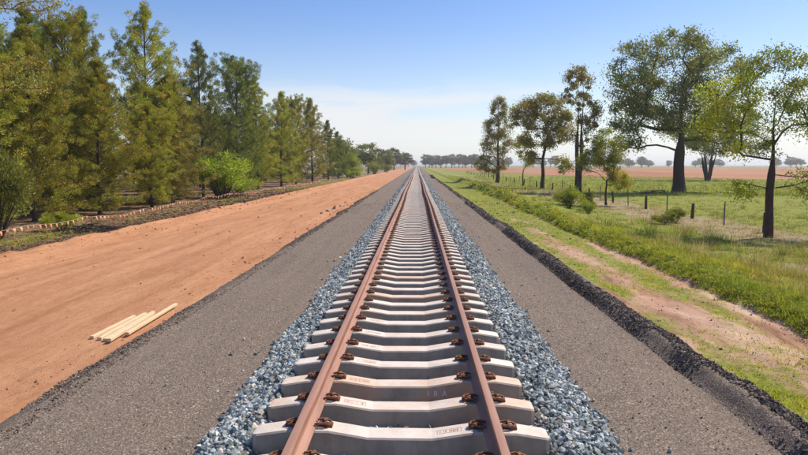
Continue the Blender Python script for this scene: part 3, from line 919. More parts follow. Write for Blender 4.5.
# ------------------------------------------------------------------ paddock fence
fence = link('wire_fence', None, loc=(14.0, 24, -0.28))
tag(fence, 'wire fence of dark wooden posts and thin steel pickets crossing the paddock', 'fence')
fx = lambda y: 14.0 + 0.010 * (y - 30) * (1 if y > 30 else 0)
mbp = MB(); mbp.tube([(0, 0, -0.3), (0.01, 0, 0.35), (0.0, 0.01, 0.82)], [0.085, 0.08, 0.07], 8); post_me = mbp.mesh('post', True); post_me.materials.append(M['post'])
mbp = MB()
for a in (0, 2.09, 4.19): mbp.box((0.016 * math.cos(a), 0.016 * math.sin(a), 0.45), (0.034, 0.008, 1.5), 0, a)
pick_me = mbp.mesh('picket'); pick_me.materials.append(M['steel'])
ypos = 18.5; k = 0
while ypos < 200:
    big = k % 2 == 0
    zg = float(ground_z(fx(ypos), ypos))
    o = link('post' if big else 'picket', post_me if big else pick_me, None, fence, (fx(ypos) - 14.0, ypos - 24, zg + 0.28), (rf.uniform(-.05, .05), rf.uniform(-.06, .06), rf.uniform(0, 3)))
    o.scale = (1, 1, rf.uniform(0.9, 1.1))
    ypos += 3.3 if ypos < 60 else 4.6; k += 1
for hz in (0.25, 0.52, 0.78):
    mb = MB(); mb.tube([(fx(y) - 14.0, y - 24, float(ground_z(fx(y), y)) + 0.28 + hz) for y in np.arange(18.5, 200, 3.3)], 0.0035, 4); link('wire', mb.mesh('wire'), M['steel'], fence)

# ------------------------------------------------------------------ trees
def leaf_quads(P, D, L, W, rng, C):
    """rhombic leaves at P, axis D, length L, width W"""
    n = len(P)
    S = np.cross(D, rng.normal(size=(n, 3))); S /= np.linalg.norm(S, axis=1)[:, None] + 1e-9
    a = P - D * (L / 2)[:, None]; b = P + S * (W / 2)[:, None]; c = P + D * (L / 2)[:, None]; d = P - S * (W / 2)[:, None]
    V = np.stack([a, b, c, d], 1).reshape(-1, 3)
    F = np.arange(4 * n).reshape(n, 4)
    return V, F, np.repeat(C, 4, 0)

def leaf_tris(P, D, L, W, rng, C):
    n = len(P)
    S = np.cross(D, rng.normal(size=(n, 3))); S /= np.linalg.norm(S, axis=1)[:, None] + 1e-9
    a = P - S * (W / 2)[:, None]; b = P + S * (W / 2)[:, None]; c = P + D * L[:, None]
    return np.stack([a, b, c], 1).reshape(-1, 3), np.arange(3 * n).reshape(n, 3), np.repeat(C, 3, 0)

def tubes_mesh(name, paths):
    mb = MB()
    for pts, rad, sides in paths: mb.tube(pts, rad, sides, 0, False)
    return mb.mesh(name, True)

def unit(v): return v / (np.linalg.norm(v, axis=-1, keepdims=True) + 1e-9)

def pine_meshes(seed, H=12.0, width=2.3, open_=0.0, low=0.06, nleaf=34000, kind='cone'):
    rng = np.random.default_rng(seed)
    trunk = []
    lean = rng.normal(0, 0.012, 2)
    tp = [(lean[0] * z * z / H + 0.05 * math.sin(z * 0.7 + seed), lean[1] * z * z / H, z) for z in np.linspace(-0.3, H * 0.97, 14)]
    trunk.append((tp, [0.16 * H / 12 * (1 - 0.93 * k / 13) + 0.012 for k in range(14)], 7))
    tpa = np.array(tp)
    cl_p, cl_r = [], []
    nb = int(150 * (1 - 0.35 * open_))
    for k in range(nb):
        f = (k + rng.random()) / nb
        z0 = H * (low + (0.97 - low) * f)
        az = rng.uniform(0, 2 * math.pi)
        env = np.interp(f, [0, 0.12, 0.3, 0.6, 0.85, 1.0], [0.72, 0.95, 1.0, 0.72, 0.36, 0.10]) if kind == 'cone' else np.interp(f, [0, 0.15, 0.45, 0.75, 0.92, 1.0], [0.55, 0.75, 1.0, 0.9, 0.55, 0.2])
        L = width * env * rng.uniform(0.62, 1.22)
        if rng.random() < 0.10: L *= 1.22
        up = np.interp(f, [0, 0.3, 1], [0.05, 0.45, 1.1]) + rng.normal(0, 0.12)
        b0 = np.array([np.interp(z0, tpa[:, 2], tpa[:, 0]), np.interp(z0, tpa[:, 2], tpa[:, 1]), z0])
        d = np.array([math.cos(az), math.sin(az), up]); d /= np.linalg.norm(d)
        pts = [b0 + d * L * t + np.array([0, 0, 0.18 * L * t * t]) for t in (0, 0.35, 0.7, 1.0)]
        trunk.append(([tuple(p) for p in pts], [0.030 * (1 - f * 0.6), 0.022, 0.014, 0.006], 4))
        m = max(2, int(L / 0.30))
        for j in range(m):
            t = 0.28 + 0.74 * (j + rng.random()) / m
            if open_ and rng.random() < open_ * 0.4: continue
            side = np.cross(d, [0, 0, 1]); side /= np.linalg.norm(side) + 1e-9
            p = b0 + d * L * t + np.array([0, 0, 0.18 * L * t * t]) + side * rng.normal(0, 0.17 * L * (1.1 - 0.5 * t)) + np.array([0, 0, rng.normal(0.05, 0.13)])
            cl_p.append(p); cl_r.append(rng.uniform(0.18, 0.36) * (1.0 - 0.25 * f))
    for j in range(6):
        cl_p.append(np.array([tp[-1][0] + rng.normal(0, .06), tp[-1][1] + rng.normal(0, .06), H * (0.9 + 0.016 * j)])); cl_r.append(0.16)
    cl_p = np.array(cl_p); cl_r = np.array(cl_r)
    per = max(10, nleaf // len(cl_p))
    n = per * len(cl_p)
    ci = np.repeat(np.arange(len(cl_p)), per)
    o = unit(rng.normal(size=(n, 3))) * (rng.random((n, 1)) ** 0.45) * cl_r[ci][:, None] * np.array([1.0, 1.0, 0.85])
    P = cl_p[ci] + o
    out = cl_p[ci] * np.array([1, 1, 0]); D = unit(unit(o) * 0.8 + unit(out) * 0.4 + np.array([0, 0, 0.55]) + rng.normal(0, 0.35, (n, 3)))
    L = rng.uniform(0.08, 0.18, n); W = rng.uniform(0.028, 0.055, n)
    ct = rng.uniform(0.72, 1.25, (len(cl_p), 1)) * (1 + rng.normal(0, 0.07, (len(cl_p), 3)))
    C = ct[ci] * rng.uniform(0.8, 1.2, (n, 1))
    return tubes_mesh('trunk', trunk), mesh_np('crown', *leaf_tris(P, D, L, W, rng, C))

def gum_meshes(seed, H, trunk_r, fork, lobes, leaf, nleaf, clump, trunks=1, tip=0.012, lean=(0, 0), leafw=0.42, tint=None, trunk_top=None):
    """lobes: (cx, cy, cz, rx, ry, rz, clumps) ; limbs grow from the fork to every clump"""
    rng = np.random.default_rng(seed)
    nodes, par = [], []
    def addn(p, q): nodes.append(np.array(p, float)); par.append(q); return len(nodes) - 1
    roots = []
    for t in range(trunks):
        a = 2 * math.pi * t / trunks + 0.4
        sx, sy = (0, 0) if trunks == 1 else (0.35 * trunk_r / 0.2 * math.cos(a) * 0.6, 0.3 * math.sin(a))
        last = -1
        top = fork if trunk_top is None else trunk_top
        m = 6 if trunk_top is None else 10
        for k in range(m + 1):
            z = -0.3 + (top + 0.3) * k / m
            f = max(0, z / top)
            sp = 1 + (0 if trunks == 1 else (5.5 if trunks > 2 else 0.5) * f)
            last = addn((sx * sp + lean[0] * f * f + 0.04 * H / 10 * math.sin(k * 1.3 + t * 2 + seed), sy * sp + lean[1] * f * f, z), last)
    A, cr = [], []
    for (cx, cy, cz, rx, ry, rz, nc) in lobes:
        d = unit(rng.normal(size=(nc, 3))) * rng.uniform(0.45, 1.0, (nc, 1)) ** 0.6
        A.append(np.array([cx, cy, cz]) + d * np.array([rx, ry, rz])); cr += [clump] * nc
    A = np.concatenate(A); base = np.array([lean[0], lean[1], fork])
    order = np.argsort(np.linalg.norm(A - base, axis=1))
    nn = len(nodes)
    for i in order:
        p = A[i]; NP = np.array(nodes)
        dv = p - NP; dist = np.linalg.norm(dv, axis=1)
        cost = dist + 0.22 * np.linalg.norm(NP - base, axis=1) + np.where(dv[:, 2] < -0.15 * dist, 0.9 * dist, 0)
        cost[NP[:, 2] < fork * 0.62] += 50
        j = int(np.argmin(cost)); q = nodes[j]; d = dist[j]
        m = max(1, min(4, int(d / (0.05 * H + 0.25))))
        last = j
        bend = rng.normal(0, 0.07 * d, 3) + np.array([0, 0, 0.08 * d])
        for k in range(1, m + 1):
            t = k / m
            last = addn(q + (p - q) * t + bend * math.sin(math.pi * t), last)
    cnt = np.zeros(len(nodes))
    ch = [[] for _ in nodes]
    for i, q in enumerate(par):
        if q >= 0: ch[q].append(i)
    for i in range(len(nodes) - 1, -1, -1):
        cnt[i] = max(1, sum(cnt[c] for c in ch[i])) if ch[i] else 1
    rad = tip * np.sqrt(cnt) * 1.0
    mx = max(rad[nn - 1], 1e-6)
    rad = np.where(np.arange(len(nodes)) < nn, rad, np.minimum(rad, trunk_r * 0.75))
    for i in range(nn):
        z = nodes[i][2]; r = trunk_r * (1 - 0.35 * max(0, z) / (fork if trunk_top is None else trunk_top * 1.5))
        r *= 1 + (0.55 if trunk_r > 0.4 else 0.35) * math.exp(-max(0, z) / (trunk_r * 1.3))
        rad[i] = r if trunk_top is None or z < fork else max(tip * 1.6, trunk_r * (1 - z / (trunk_top * 1.04)))
    paths = []; done = set()
    for i, q in enumerate(par):          # chains
        if q >= 0 and (ch[q] and ch[q][0] == i): continue
        pts = []; rd = []
        if q >= 0: pts.append(nodes[q]); rd.append(min(rad[q], rad[i] * 1.25))
        k = i
        while True:
            pts.append(nodes[k]); rd.append(rad[k])
            if not ch[k]: break
            k = ch[k][0]
        if len(pts) > 1: paths.append(([tuple(p) for p in pts], [float(x) for x in rd], 10 if rd[0] > 0.12 else (6 if rd[0] > 0.04 else 4)))
    per = max(6, nleaf // len(A)); n = per * len(A)
    ci = np.repeat(np.arange(len(A)), per)
    cw = rng.uniform(0.5, 1.5, len(A))
    o = np.clip(rng.normal(size=(n, 3)), -2.2, 2.2) * (clump * 0.47 * cw[ci])[:, None] * np.array([1, 1, 0.75])
    P = A[ci] + o
    D = unit(rng.normal(0, 0.7, (n, 3)) + np.array([0, 0, -0.5]))
    L = leaf * rng.uniform(0.65, 1.35, n); W = L * leafw * rng.uniform(0.75, 1.25, n)
    ct = rng.uniform(0.7, 1.3, (len(A), 1)) * (1 + rng.normal(0, 0.06, (len(A), 3)))
    C = ct[ci] * rng.uniform(0.78, 1.22, (n, 1))
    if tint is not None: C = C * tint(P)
    return tubes_mesh('trunk', paths), mesh_np('crown', *leaf_quads(P, D, L, W, rng, C))

def tree(name, meshes, bark, leaf, loc, rz, scale, label, cat='tree', group=None):
    root = link(name, None, loc=(loc[0], loc[1], float(ground_z(loc[0], loc[1])) if len(loc) < 3 else loc[2]), rot=(0, 0, rz))
    root.scale = (scale[0], scale[0], scale[1]) if isinstance(scale, tuple) else (scale,) * 3
    tm, cm = meshes
    t = link('trunk', tm, bark, root)
    c = link('crown', cm, leaf, root)
    for o, m in ((t, bark), (c, leaf)):
        if o.data.materials[0] != m:
            o.material_slots[0].link = 'OBJECT'; o.material_slots[0].material = m
    tag(root, label, cat, group)
    return root

# cypress pines on the left: shared shapes, turned and stretched
PINE = [pine_meshes(101, 12, 3.1, 0.0, nleaf=82000, low=0.03), pine_meshes(102, 12, 2.7, 0.15, nleaf=70000, low=0.04), pine_meshes(103, 12, 3.2, 0.55, nleaf=56000, low=0.12),
        pine_meshes(104, 12, 3.0, 0.05, nleaf=82000, kind='oval', low=0.03)]
LP, LG, LB = M['leaf_pine'], M['leaf_pine_green'], M['leaf_pine_brown']
rp = random.Random(12)
G = 'cypress pines along the dirt road'
for k, leaf, x, y, h, w, lb in [
    (3, LP, -17.3, 24.2, 8.6, 9.5, 'broad olive pine at the far left edge of the picture'),
    (0, LP, -17.6, 28.6, 8.9, 9.0, 'pointed olive pine second from the left edge, in front'),
    (1, LG, -20.6, 33.4, 10.8, 11.0, 'dark green pine behind the pointed one at the left'),
    (3, LP, -19.8, 35.6, 10.9, 10.5, 'tall olive pine with broad crown left of the narrow spire'),
    (1, LG, -20.2, 38.3, 12.0, 9.0, 'tall narrow green pine spire left of the tallest open pine'),
    (0, LP, -16.9, 33.2, 8.2, 9.5, 'lower olive cone shaped pine in front of the tall spires'),
    (2, LP, -18.5, 43.0, 13.4, 12.0, 'tallest pine with open crown, dark trunk showing through'),
    (3, LP, -16.4, 38.6, 6.2, 8.0, 'short bushy pine at the foot of the tallest pine'),
    (0, LB, -17.0, 43.6, 8.8, 10.0, 'brownish olive pine in front right of the tallest pine'),
    (2, LG, -17.7, 52.0, 12.6, 10.0, 'open green pine with bare trunk standing above the lime bush'),
    (1, LG, -18.4, 48.0, 9.4, 8.0, 'slim green pine left of the open pine above the bush'),
    (3, LG, -17.2, 60.5, 12.5, 12.5, 'broad dark green pine right of the lime bush'),
    (1, LP, -17.6, 69.5, 12.3, 11.0, 'olive pine behind and right of the broad dark green one'),
    (0, LP, -16.8, 78.0, 11.6, 11.0, 'yellow olive pine in the middle of the far row'),
    (3, LP, -16.6, 86.5, 11.7, 10.0, 'olive pine just left of the brown one in the far row'),
    (0, LB, -16.3, 98.0, 12.9, 12.5, 'brown tinged pine near the far end of the row'),
    (1, LG, -15.8, 112.0, 10.6, 11.0, 'green pine just beyond the brown one in the far row'),
    (0, LG, -15.4, 124.0, 9.2, 10.0, 'last and smallest pine at the far end of the row')]:
    tree('pine_tree', PINE[k], M['bark_pine'], leaf, (x, y), rp.uniform(0, 6.28), (w / 12, h / 12), lb, 'pine tree', G)
for k in range(26):
    y = 23 + 4.1 * k; x = -22.5 - rp.uniform(0, 7)
    if k % 2: x -= 4
    tree('pine_tree', PINE[rp.randrange(4)], M['bark_pine'], rp.choice([LP, LG, LG]), (x, y), rp.uniform(0, 6.28), (rp.uniform(.8, 1.0), rp.uniform(.72, .92)),
         'pine crowded in the rows behind the front pines', 'pine tree', 'pines behind the front row')

# shrubs: many stems and loose leaf sprays from the ground up
def shrub_meshes(seed, w, h, nleaf, leaf=0.09, lobes=26):
    rng = np.random.default_rng(seed)
    P, r, paths = [], [], []
    for k in range(lobes):
        a = rng.uniform(0, 6.28); rr_ = w * 0.5 * math.sqrt(rng.random()) * 0.85
        zt = h * (0.3 + 0.65 * rng.random() * (1 - 0.55 * (rr_ / (w * 0.5)) ** 2))
        p = np.array([rr_ * math.cos(a), rr_ * math.sin(a), zt]); P.append(p); r.append(rng.uniform(0.16, 0.30) * min(w, h) * 0.8)
        paths.append(([(p[0] * 0.15, p[1] * 0.15, -0.1), (p[0] * 0.6, p[1] * 0.6, zt * 0.55), tuple(p)], [0.02 * h / 2, 0.012 * h / 2, 0.005], 4))
    P = np.array(P); r = np.array(r); per = nleaf // lobes; n = per * lobes; ci = np.repeat(np.arange(lobes), per)
    o = unit(rng.normal(size=(n, 3))) * (rng.random((n, 1)) ** 0.45) * r[ci][:, None]
    Q = P[ci] + o; Q[:, 2] = np.abs(Q[:, 2])
    D = unit(unit(o) + np.array([0, 0, 0.7]) + rng.normal(0, 0.4, (n, 3)))
    C = (rng.uniform(0.75, 1.25, (lobes, 1))[ci]) * rng.uniform(0.8, 1.2, (n, 1)) * np.ones((1, 3))
    L = leaf * rng.uniform(0.7, 1.4, n)
    return tubes_mesh('stems', paths), mesh_np('crown', *leaf_quads(Q, D, L, L * 0.3, rng, C))
def shrub(me2, leaf, loc, scale, label, rz=0.0, name='shrub', cat='shrub', group=None):
    root = link(name, None, loc=(loc[0], loc[1], float(ground_z(*loc))), rot=(0, 0, rz)); root.scale = scale
    a = link('stem', me2[0], M['bark_gum'], root); b = link('crown', me2[1], leaf, root)
    if b.data.materials[0] != leaf: b.material_slots[0].link = 'OBJECT'; b.material_slots[0].material = leaf
    tag(root, label, cat, group)
SH = [shrub_meshes(31, 2.0, 2.0, 9000, 0.10), shrub_meshes(32, 2.0, 2.0, 6000, 0.12, 18)]
shrub(SH[0], M['leaf_lime'], (-15.7, 50.5), (2.6, 2.2, 1.75), 'large bright lime green bush in front of the pines')
shrub(SH[1], M['leaf_lime'], (-15.4, 54.5), (1.4, 1.4, 0.95), 'small lime bush just right of the large lime bush')
shrub(SH[1], M['leaf_wattle'], (-14.4, 25.2), (0.7, 0.7, 0.45), 'low scrubby bush behind the bunting near the left edge')
shrub(SH[0], M['leaf_gum'], (-15.0, 22.0), (1.3, 1.3, 1.6), 'grey green wattle bush at the left edge behind the bunting', 2.0)
shrub(SH[0], M['leaf_lime'], (-14.6, 136), (3.0, 3.0, 2.6), 'rounded light green bush just past the end of the pines', 1.0)
shrub(SH[1], M['leaf_lime'], (-13.2, 128), (2.0, 2.0, 1.2), 'low light green bush at the foot of the last pine', 2.0)
shrub(SH[0], M['leaf_gum'], (-11.8, 176), (2.2, 2.2, 1.7), 'dark bush in front of the distant gum left of track', 3.0)
shrub(SH[1], M['leaf_gum'], (-10.5, 215), (2.4, 2.4, 2.0), 'rounded dark bush right of the distant gum left of track', 4.0)
shrub(SH[0], M['leaf_lime'], (9.1, 37.0), (0.95, 0.9, 0.62), 'bright green bushy shrub in grass left of the sapling', 0.5)
shrub(SH[1], M['leaf_gum'], (10.9, 39.8), (0.42, 0.42, 0.52), 'small darker shrub just right of the bright green one', 1.5)
shrub(SH[0], M['leaf_lime'], (9.2, 33.2), (0.48, 0.48, 0.34), 'small green tuft in front of the bright green shrub', 2.5)
shrub(SH[1], M['leaf_gum'], (11.4, 28.6), (0.6, 0.5, 0.32), 'low green tussock shrub left of the near wooden fence post', 0.3)
shrub(SH[0], M['leaf_gum'], (12.3, 29.6), (0.45, 0.45, 0.35), 'low rounded shrub at the foot of the near fence post', 1.3)

# right-hand trees
BG, BR = M['bark_gum'], M['bark_red']
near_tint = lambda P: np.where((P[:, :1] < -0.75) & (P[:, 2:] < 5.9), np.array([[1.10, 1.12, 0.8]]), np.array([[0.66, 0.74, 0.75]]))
NEAR = gum_meshes(201, 7.2, 0.150, 2.7, [(-1.75, 0.0, 5.15, 1.1, 1.1, 0.85, 30), (-2.0, 0.1, 4.1, 0.95, 0.9, 0.5, 16), (-1.2, -0.2, 1.75, 0.55, 0.6, 0.35, 9), (0.1, 0, 6.1, 1.4, 1.3, 0.95, 40),
    (1.35, 0.2, 5.4, 1.2, 1.1, 1.0, 34), (2.3, 0, 4.0, 1.1, 1.1, 1.0, 28), (1.4, -0.3, 2.0, 1.3, 0.9, 0.5, 18), (0.0, 0.2, 4.5, 1.6, 1.3, 0.9, 26), (-0.6, 0, 3.2, 0.8, 0.8, 0.4, 7)],
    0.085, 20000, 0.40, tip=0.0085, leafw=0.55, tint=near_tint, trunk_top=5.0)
tree('gum_tree', NEAR, BR, M['leaf_wattle'], (13.2, 23.4), 0, 1.0, 'nearest tree on the right with slim trunk and sparse yellow green leaves')
BIG = gum_meshes(202, 16, 0.52, 4.2, [(-1.0, 0, 13.0, 4.3, 4.0, 2.8, 75), (-4.7, 0, 11.6, 2.7, 3.0, 3.0, 46), (-5.2, 0.5, 7.7, 2.0, 2.8, 2.0, 30), (-5.0, -0.4, 5.2, 1.4, 1.8, 1.1, 12), (4.0, 1, 11.6, 3.0, 3.4, 3.0, 46),
    (-2.6, -0.6, 6.9, 2.5, 2.2, 1.6, 24), (4.2, 1, 6.4, 2.8, 2.8, 2.0, 28), (1.2, 0, 9.6, 2.6, 2.8, 1.8, 30), (-1.6, 0.5, 9.0, 2.6, 2.6, 1.8, 30), (1.6, 1.0, 6.0, 2.0, 2.4, 1.2, 16)], 0.21, 46000, 0.92, tip=0.030, leafw=0.5, trunk_top=10.5)
tree('gum_tree', BIG, BG, M['leaf_gum_dark'], (26.0, 62.5), 0, 1.0, 'largest tree, massive spreading gum with thick dark trunk in the paddock')
MULTI = gum_meshes(203, 14, 0.21, 3.2, [(4.0, 0, 10.5, 4.6, 4, 4.0, 45), (-3.5, 0, 9.0, 4.0, 4, 3.4, 40), (8.0, 0, 6.5, 2.5, 3, 2.2, 16), (0, 0, 12.0, 3.4, 3, 2.2, 24), (1.0, 0, 6.2, 5.5, 3, 1.7, 40)], 0.32, 20000, 1.25, trunks=6, tip=0.045, leafw=0.5, trunk_top=6.5)
tree('gum_tree', MULTI, BG, M['leaf_gum_dark'], (51.5, 112), 0, 1.0, 'many stemmed gum behind and right of the largest tree')
SLIM = gum_meshes(204, 12, 0.19, 5.2, [(-0.3, 0, 9.9, 1.3, 1.2, 2.0, 40), (0.7, 0, 7.6, 1.1, 1.0, 1.3, 22), (0.9, 0.2, 6.2, 0.7, 0.7, 0.6, 6), (-1.6, 0, 5.7, 0.6, 0.6, 0.5, 5), (0.1, 0, 5.0, 0.8, 0.8, 0.8, 5)], 0.17, 9500, 0.48, trunks=2, tip=0.014, leafw=0.5, trunk_top=10.0)
tree('gum_tree', SLIM, BR, M['leaf_olive'], (15.5, 60.0), 0, 1.0, 'tall slim gum with two thin dark stems and a small high crown')
MID = gum_meshes(205, 10.7, 0.24, 3.4, [(-2.1, 0, 8.3, 1.7, 1.9, 1.9, 40), (0.5, 0, 8.9, 2.3, 2.1, 1.9, 52), (2.1, 0, 7.2, 1.5, 1.6, 1.9, 34), (-0.7, 0, 5.8, 2.3, 2.0, 1.5, 36), (2.3, 0, 2.6, 0.9, 0.9, 0.8, 10), (-1.6, 0.3, 3.6, 0.9, 0.8, 0.8, 8)], 0.19, 27000, 0.65, tip=0.02, leafw=0.5)
tree('gum_tree', MID, BG, M['leaf_olive'], (14.7, 73.0), 0, 1.0, 'broad olive brown gum just left of the tall slim gum')
DARK = gum_meshes(206, 12.6, 0.26, 3.0, [(0, 0, 10.9, 1.2, 1.2, 1.6, 34), (0, 0, 8.3, 2.1, 2.0, 1.8, 50), (0, 0, 5.6, 2.7, 2.5, 1.8, 56), (-1.0, 0, 2.9, 2.5, 2.1, 1.5, 44)], 0.20, 21000, 0.62, tip=0.02, leafw=0.4, trunk_top=11.5)
tree('pine_tree', DARK, BG, M['leaf_olive'], (12.2, 94.0), 0, 1.0, 'greyish conical tree leftmost of the clump right of track')
SAP = gum_meshes(207, 6.5, 0.09, 2.0, [(0, 0, 4.8, 0.9, 0.9, 1.5, 18), (0.3, 0, 3.0, 0.8, 0.8, 0.6, 8)], 0.16, 4500, 0.48, tip=0.012, leafw=0.5)
tree('gum_sapling', SAP, BG, M['leaf_wattle'], (13.6, 80.0), 0, 1.0, 'thin yellow green sapling between the conical tree and broad olive gum')
SAP2 = gum_meshes(208, 5.2, 0.075, 1.6, [(0, 0, 3.8, 1.15, 1.0, 1.3, 44), (-1.05, 0, 3.0, 0.9, 0.8, 0.85, 24), (0.75, -0.3, 1.7, 0.55, 0.55, 0.7, 16), (0.4, 0, 2.7, 0.7, 0.7, 0.6, 8)], 0.11, 17000, 0.42, tip=0.009, leafw=0.4,
    tint=lambda P: np.where((P[:, :1] > 0.3) & (P[:, 2:] < 2.4), np.array([[1.2, 1.2, 0.8]]), np.array([[0.80, 0.88, 0.8]])))
tree('gum_sapling', SAP2, BG, M['leaf_wattle'], (12.75, 42.0), 0, 1.0, 'young bushy tree with light green lower foliage left of the largest tree')
# overhanging gum at the upper left corner
CORN = gum_meshes(209, 10, 0.17, 3.5, [(0, 0, 7.8, 1.8, 1.8, 1.4, 24), (2.4, 0.6, 7.9, 1.1, 0.9, 0.55, 15), (-1.8, 0, 6.6, 1.4, 1.4, 1.2, 14), (1.0, 0.3, 9.0, 1.2, 1.1, 0.7, 12), (1.6, 1.5, 5.6, 1.0, 1.0, 0.7, 8)], 0.09, 9000, 0.38, tip=0.010, leafw=0.4)
tree('gum_tree', CORN, BR, M['leaf_olive'], (-14.6, 19.4), 0, 1.0, 'gum with its leafy branch hanging into the top left corner')

# far trees
FAR = [gum_meshes(301, 10, 0.3, 2.6, [(0, 0, 7.2, 3.4, 3.2, 2.3, 40), (-2.6, 0, 4.8, 2.0, 2, 1.9, 22), (2.6, 0, 4.6, 2.0, 2, 2.0, 22), (0, 0, 3.6, 2.2, 2, 1.5, 16)], 0.42, 7000, 1.05, tip=0.03, leafw=0.6),
       gum_meshes(302, 10, 0.3, 3.6, [(0.6, 0, 7.7, 2.7, 2.6, 1.8, 30), (-2.0, 0, 6.2, 1.8, 1.7, 1.4, 18), (2.8, 0, 5.4, 1.6, 1.5, 1.4, 16), (-0.5, 0, 4.2, 1.8, 1.6, 1.2, 10)], 0.42, 5200, 1.0, tip=0.03, leafw=0.6)]
LF = M['leaf_far']
for v, x, y, s, lb, lf in [(0, -15.2, 198, (1.15, 0.98), 'large rounded distant gum left of the track', M['leaf_gum_dark']),
    (1, -19.5, 172, (1.0, 1.0), 'umbrella shaped gum showing just past the last pine', M['leaf_gum_dark']),
    (0, -11.6, 232, (0.8, 0.85), 'smaller gum close right of the large rounded distant gum', M['leaf_gum_dark']),
    (0, -11.5, 318, (1.2, 1.15), 'greyish gum farthest left group, left one', LF),
    (1, -6.5, 345, (1.2, 1.0), 'greyish gum farthest left group, nearest the rails', LF),
    (0, -27, 260, (1.3, 0.9), 'gum behind the large rounded distant gum', M['leaf_gum_dark']),
    (1, -22, 400, (1.3, 1.1), 'grey gum behind the farthest left group', LF)]:
    tree('gum_tree', FAR[v], BG, lf, (x, y), rp.uniform(0, 6.28), s, lb, 'tree', 'distant gums left of the track')
for k in range(13):
    x = 7.5 + 3.9 * k + rp.uniform(-1, 1); y = 590 + rp.uniform(-25, 30)
    tree('gum_tree', FAR[k % 2], BG, LF, (x, y), rp.uniform(0, 6.28), (rp.uniform(1.0, 1.35), rp.uniform(1.05, 1.4)),
         'hazy gum in the dense belt on the horizon right of track', 'tree', 'belt of trees on the horizon')
for k in range(12):
    x = 60 + 5.0 * k + rp.uniform(-1, 1); y = 800 + rp.uniform(-30, 40)
    tree('gum_tree', FAR[(k + 1) % 2], BG, LF, (x, y), rp.uniform(0, 6.28), (rp.uniform(1.0, 1.4), rp.uniform(1.0, 1.35)),
         'fainter gum in the farther belt behind the conical tree', 'tree', 'farther belt of trees')
for k in range(44):
    x = 118 + 9.5 * k + rp.uniform(-5, 5); y = 660 + rp.uniform(-20, 160)
    tree('gum_tree', FAR[k % 2], BG, LF, (x, y), rp.uniform(0, 6.28), (rp.uniform(1.0, 1.6), rp.uniform(0.8, 1.3)),
         'distant gum on the far edge of the ploughed field', 'tree', 'trees beyond the ploughed field')
for k in range(9):
    x = -60 + 7.0 * k + rp.uniform(-2, 2); y = 900 + rp.uniform(-40, 60)
    tree('gum_tree', FAR[k % 2], BG, LF, (x, y), rp.uniform(0, 6.28), (rp.uniform(1.0, 1.4), rp.uniform(0.9, 1.1)),
         'very distant gum on the horizon left of the rails', 'tree', 'trees on the horizon left of the rails')

# fallen limbs and debris
def branch_pile(name, loc, n, spread, length, seed, label, cat):
    r = random.Random(seed); mb = MB()
    for k in range(n):
        a = r.uniform(0, 6.28); x, y = r.gauss(0, spread), r.gauss(0, spread * 0.7)
        L = length * r.uniform(0.5, 1.2); z = abs(r.gauss(0.05, 0.08))
        mb.tube([(x - L / 2 * math.cos(a), y - L / 2 * math.sin(a), z), (x, y, z + r.uniform(0, .12)), (x + L / 2 * math.cos(a), y + L / 2 * math.sin(a), z + r.uniform(-.03, .15))], [0.018 * min(length, 2.2) + 0.006, 0.014 * min(length, 2.2) + 0.005, 0.008], 5)
    o = link(name, mb.mesh(name), BG, None, (loc[0], loc[1], float(ground_z(*loc)) + 0.02))
    tag(o, label, cat)
branch_pile('branch_heap', (-12.9, 24.6), 70, 0.55, 0.9, 3, 'small heap of dead branches under the bunting at left', 'branches')
branch_pile('fallen_limb', (22.5, 60.2), 9, 1.6, 3.4, 4, 'fallen dead limbs lying left of the largest tree trunk', 'branches')
branch_pile('fallen_limb', (29.5, 61.0), 7, 1.4, 2.6, 5, 'fallen dead limbs lying right of the largest tree trunk', 'branches')

# ------------------------------------------------------------------ grass
rng = np.random.default_rng(77)
GREEN = np.array([[0.22, 0.275, 0.032], [0.29, 0.325, 0.042], [0.36, 0.365, 0.065], [0.15, 0.205, 0.028]])
STRAW = np.array([[0.44, 0.35, 0.19], [0.36, 0.27, 0.13], [0.50, 0.42, 0.25]])
def blades(x, y, zb, L, W, C, lean):
    n = len(x)
    a = rng.uniform(0, 6.28, n); S = np.stack([np.cos(a), np.sin(a), np.zeros(n)], -1)
    D = unit(np.stack([rng.normal(0, lean, n), rng.normal(0, lean, n), np.ones(n)], -1))
    P = np.stack([x, y, zb - 0.01], -1)
    V = np.stack([P - S * (W / 2)[:, None], P + S * (W / 2)[:, None], P + D * L[:, None]], 1).reshape(-1, 3)
    return V, np.arange(3 * n).reshape(n, 3), np.repeat(C, 3, 0)
def inv_y(n, y0, y1, pw=1.0):
    u = rng.random(n); a, b = y0 ** -pw, y1 ** -pw
    return (a + (b - a) * u) ** (-1 / pw)
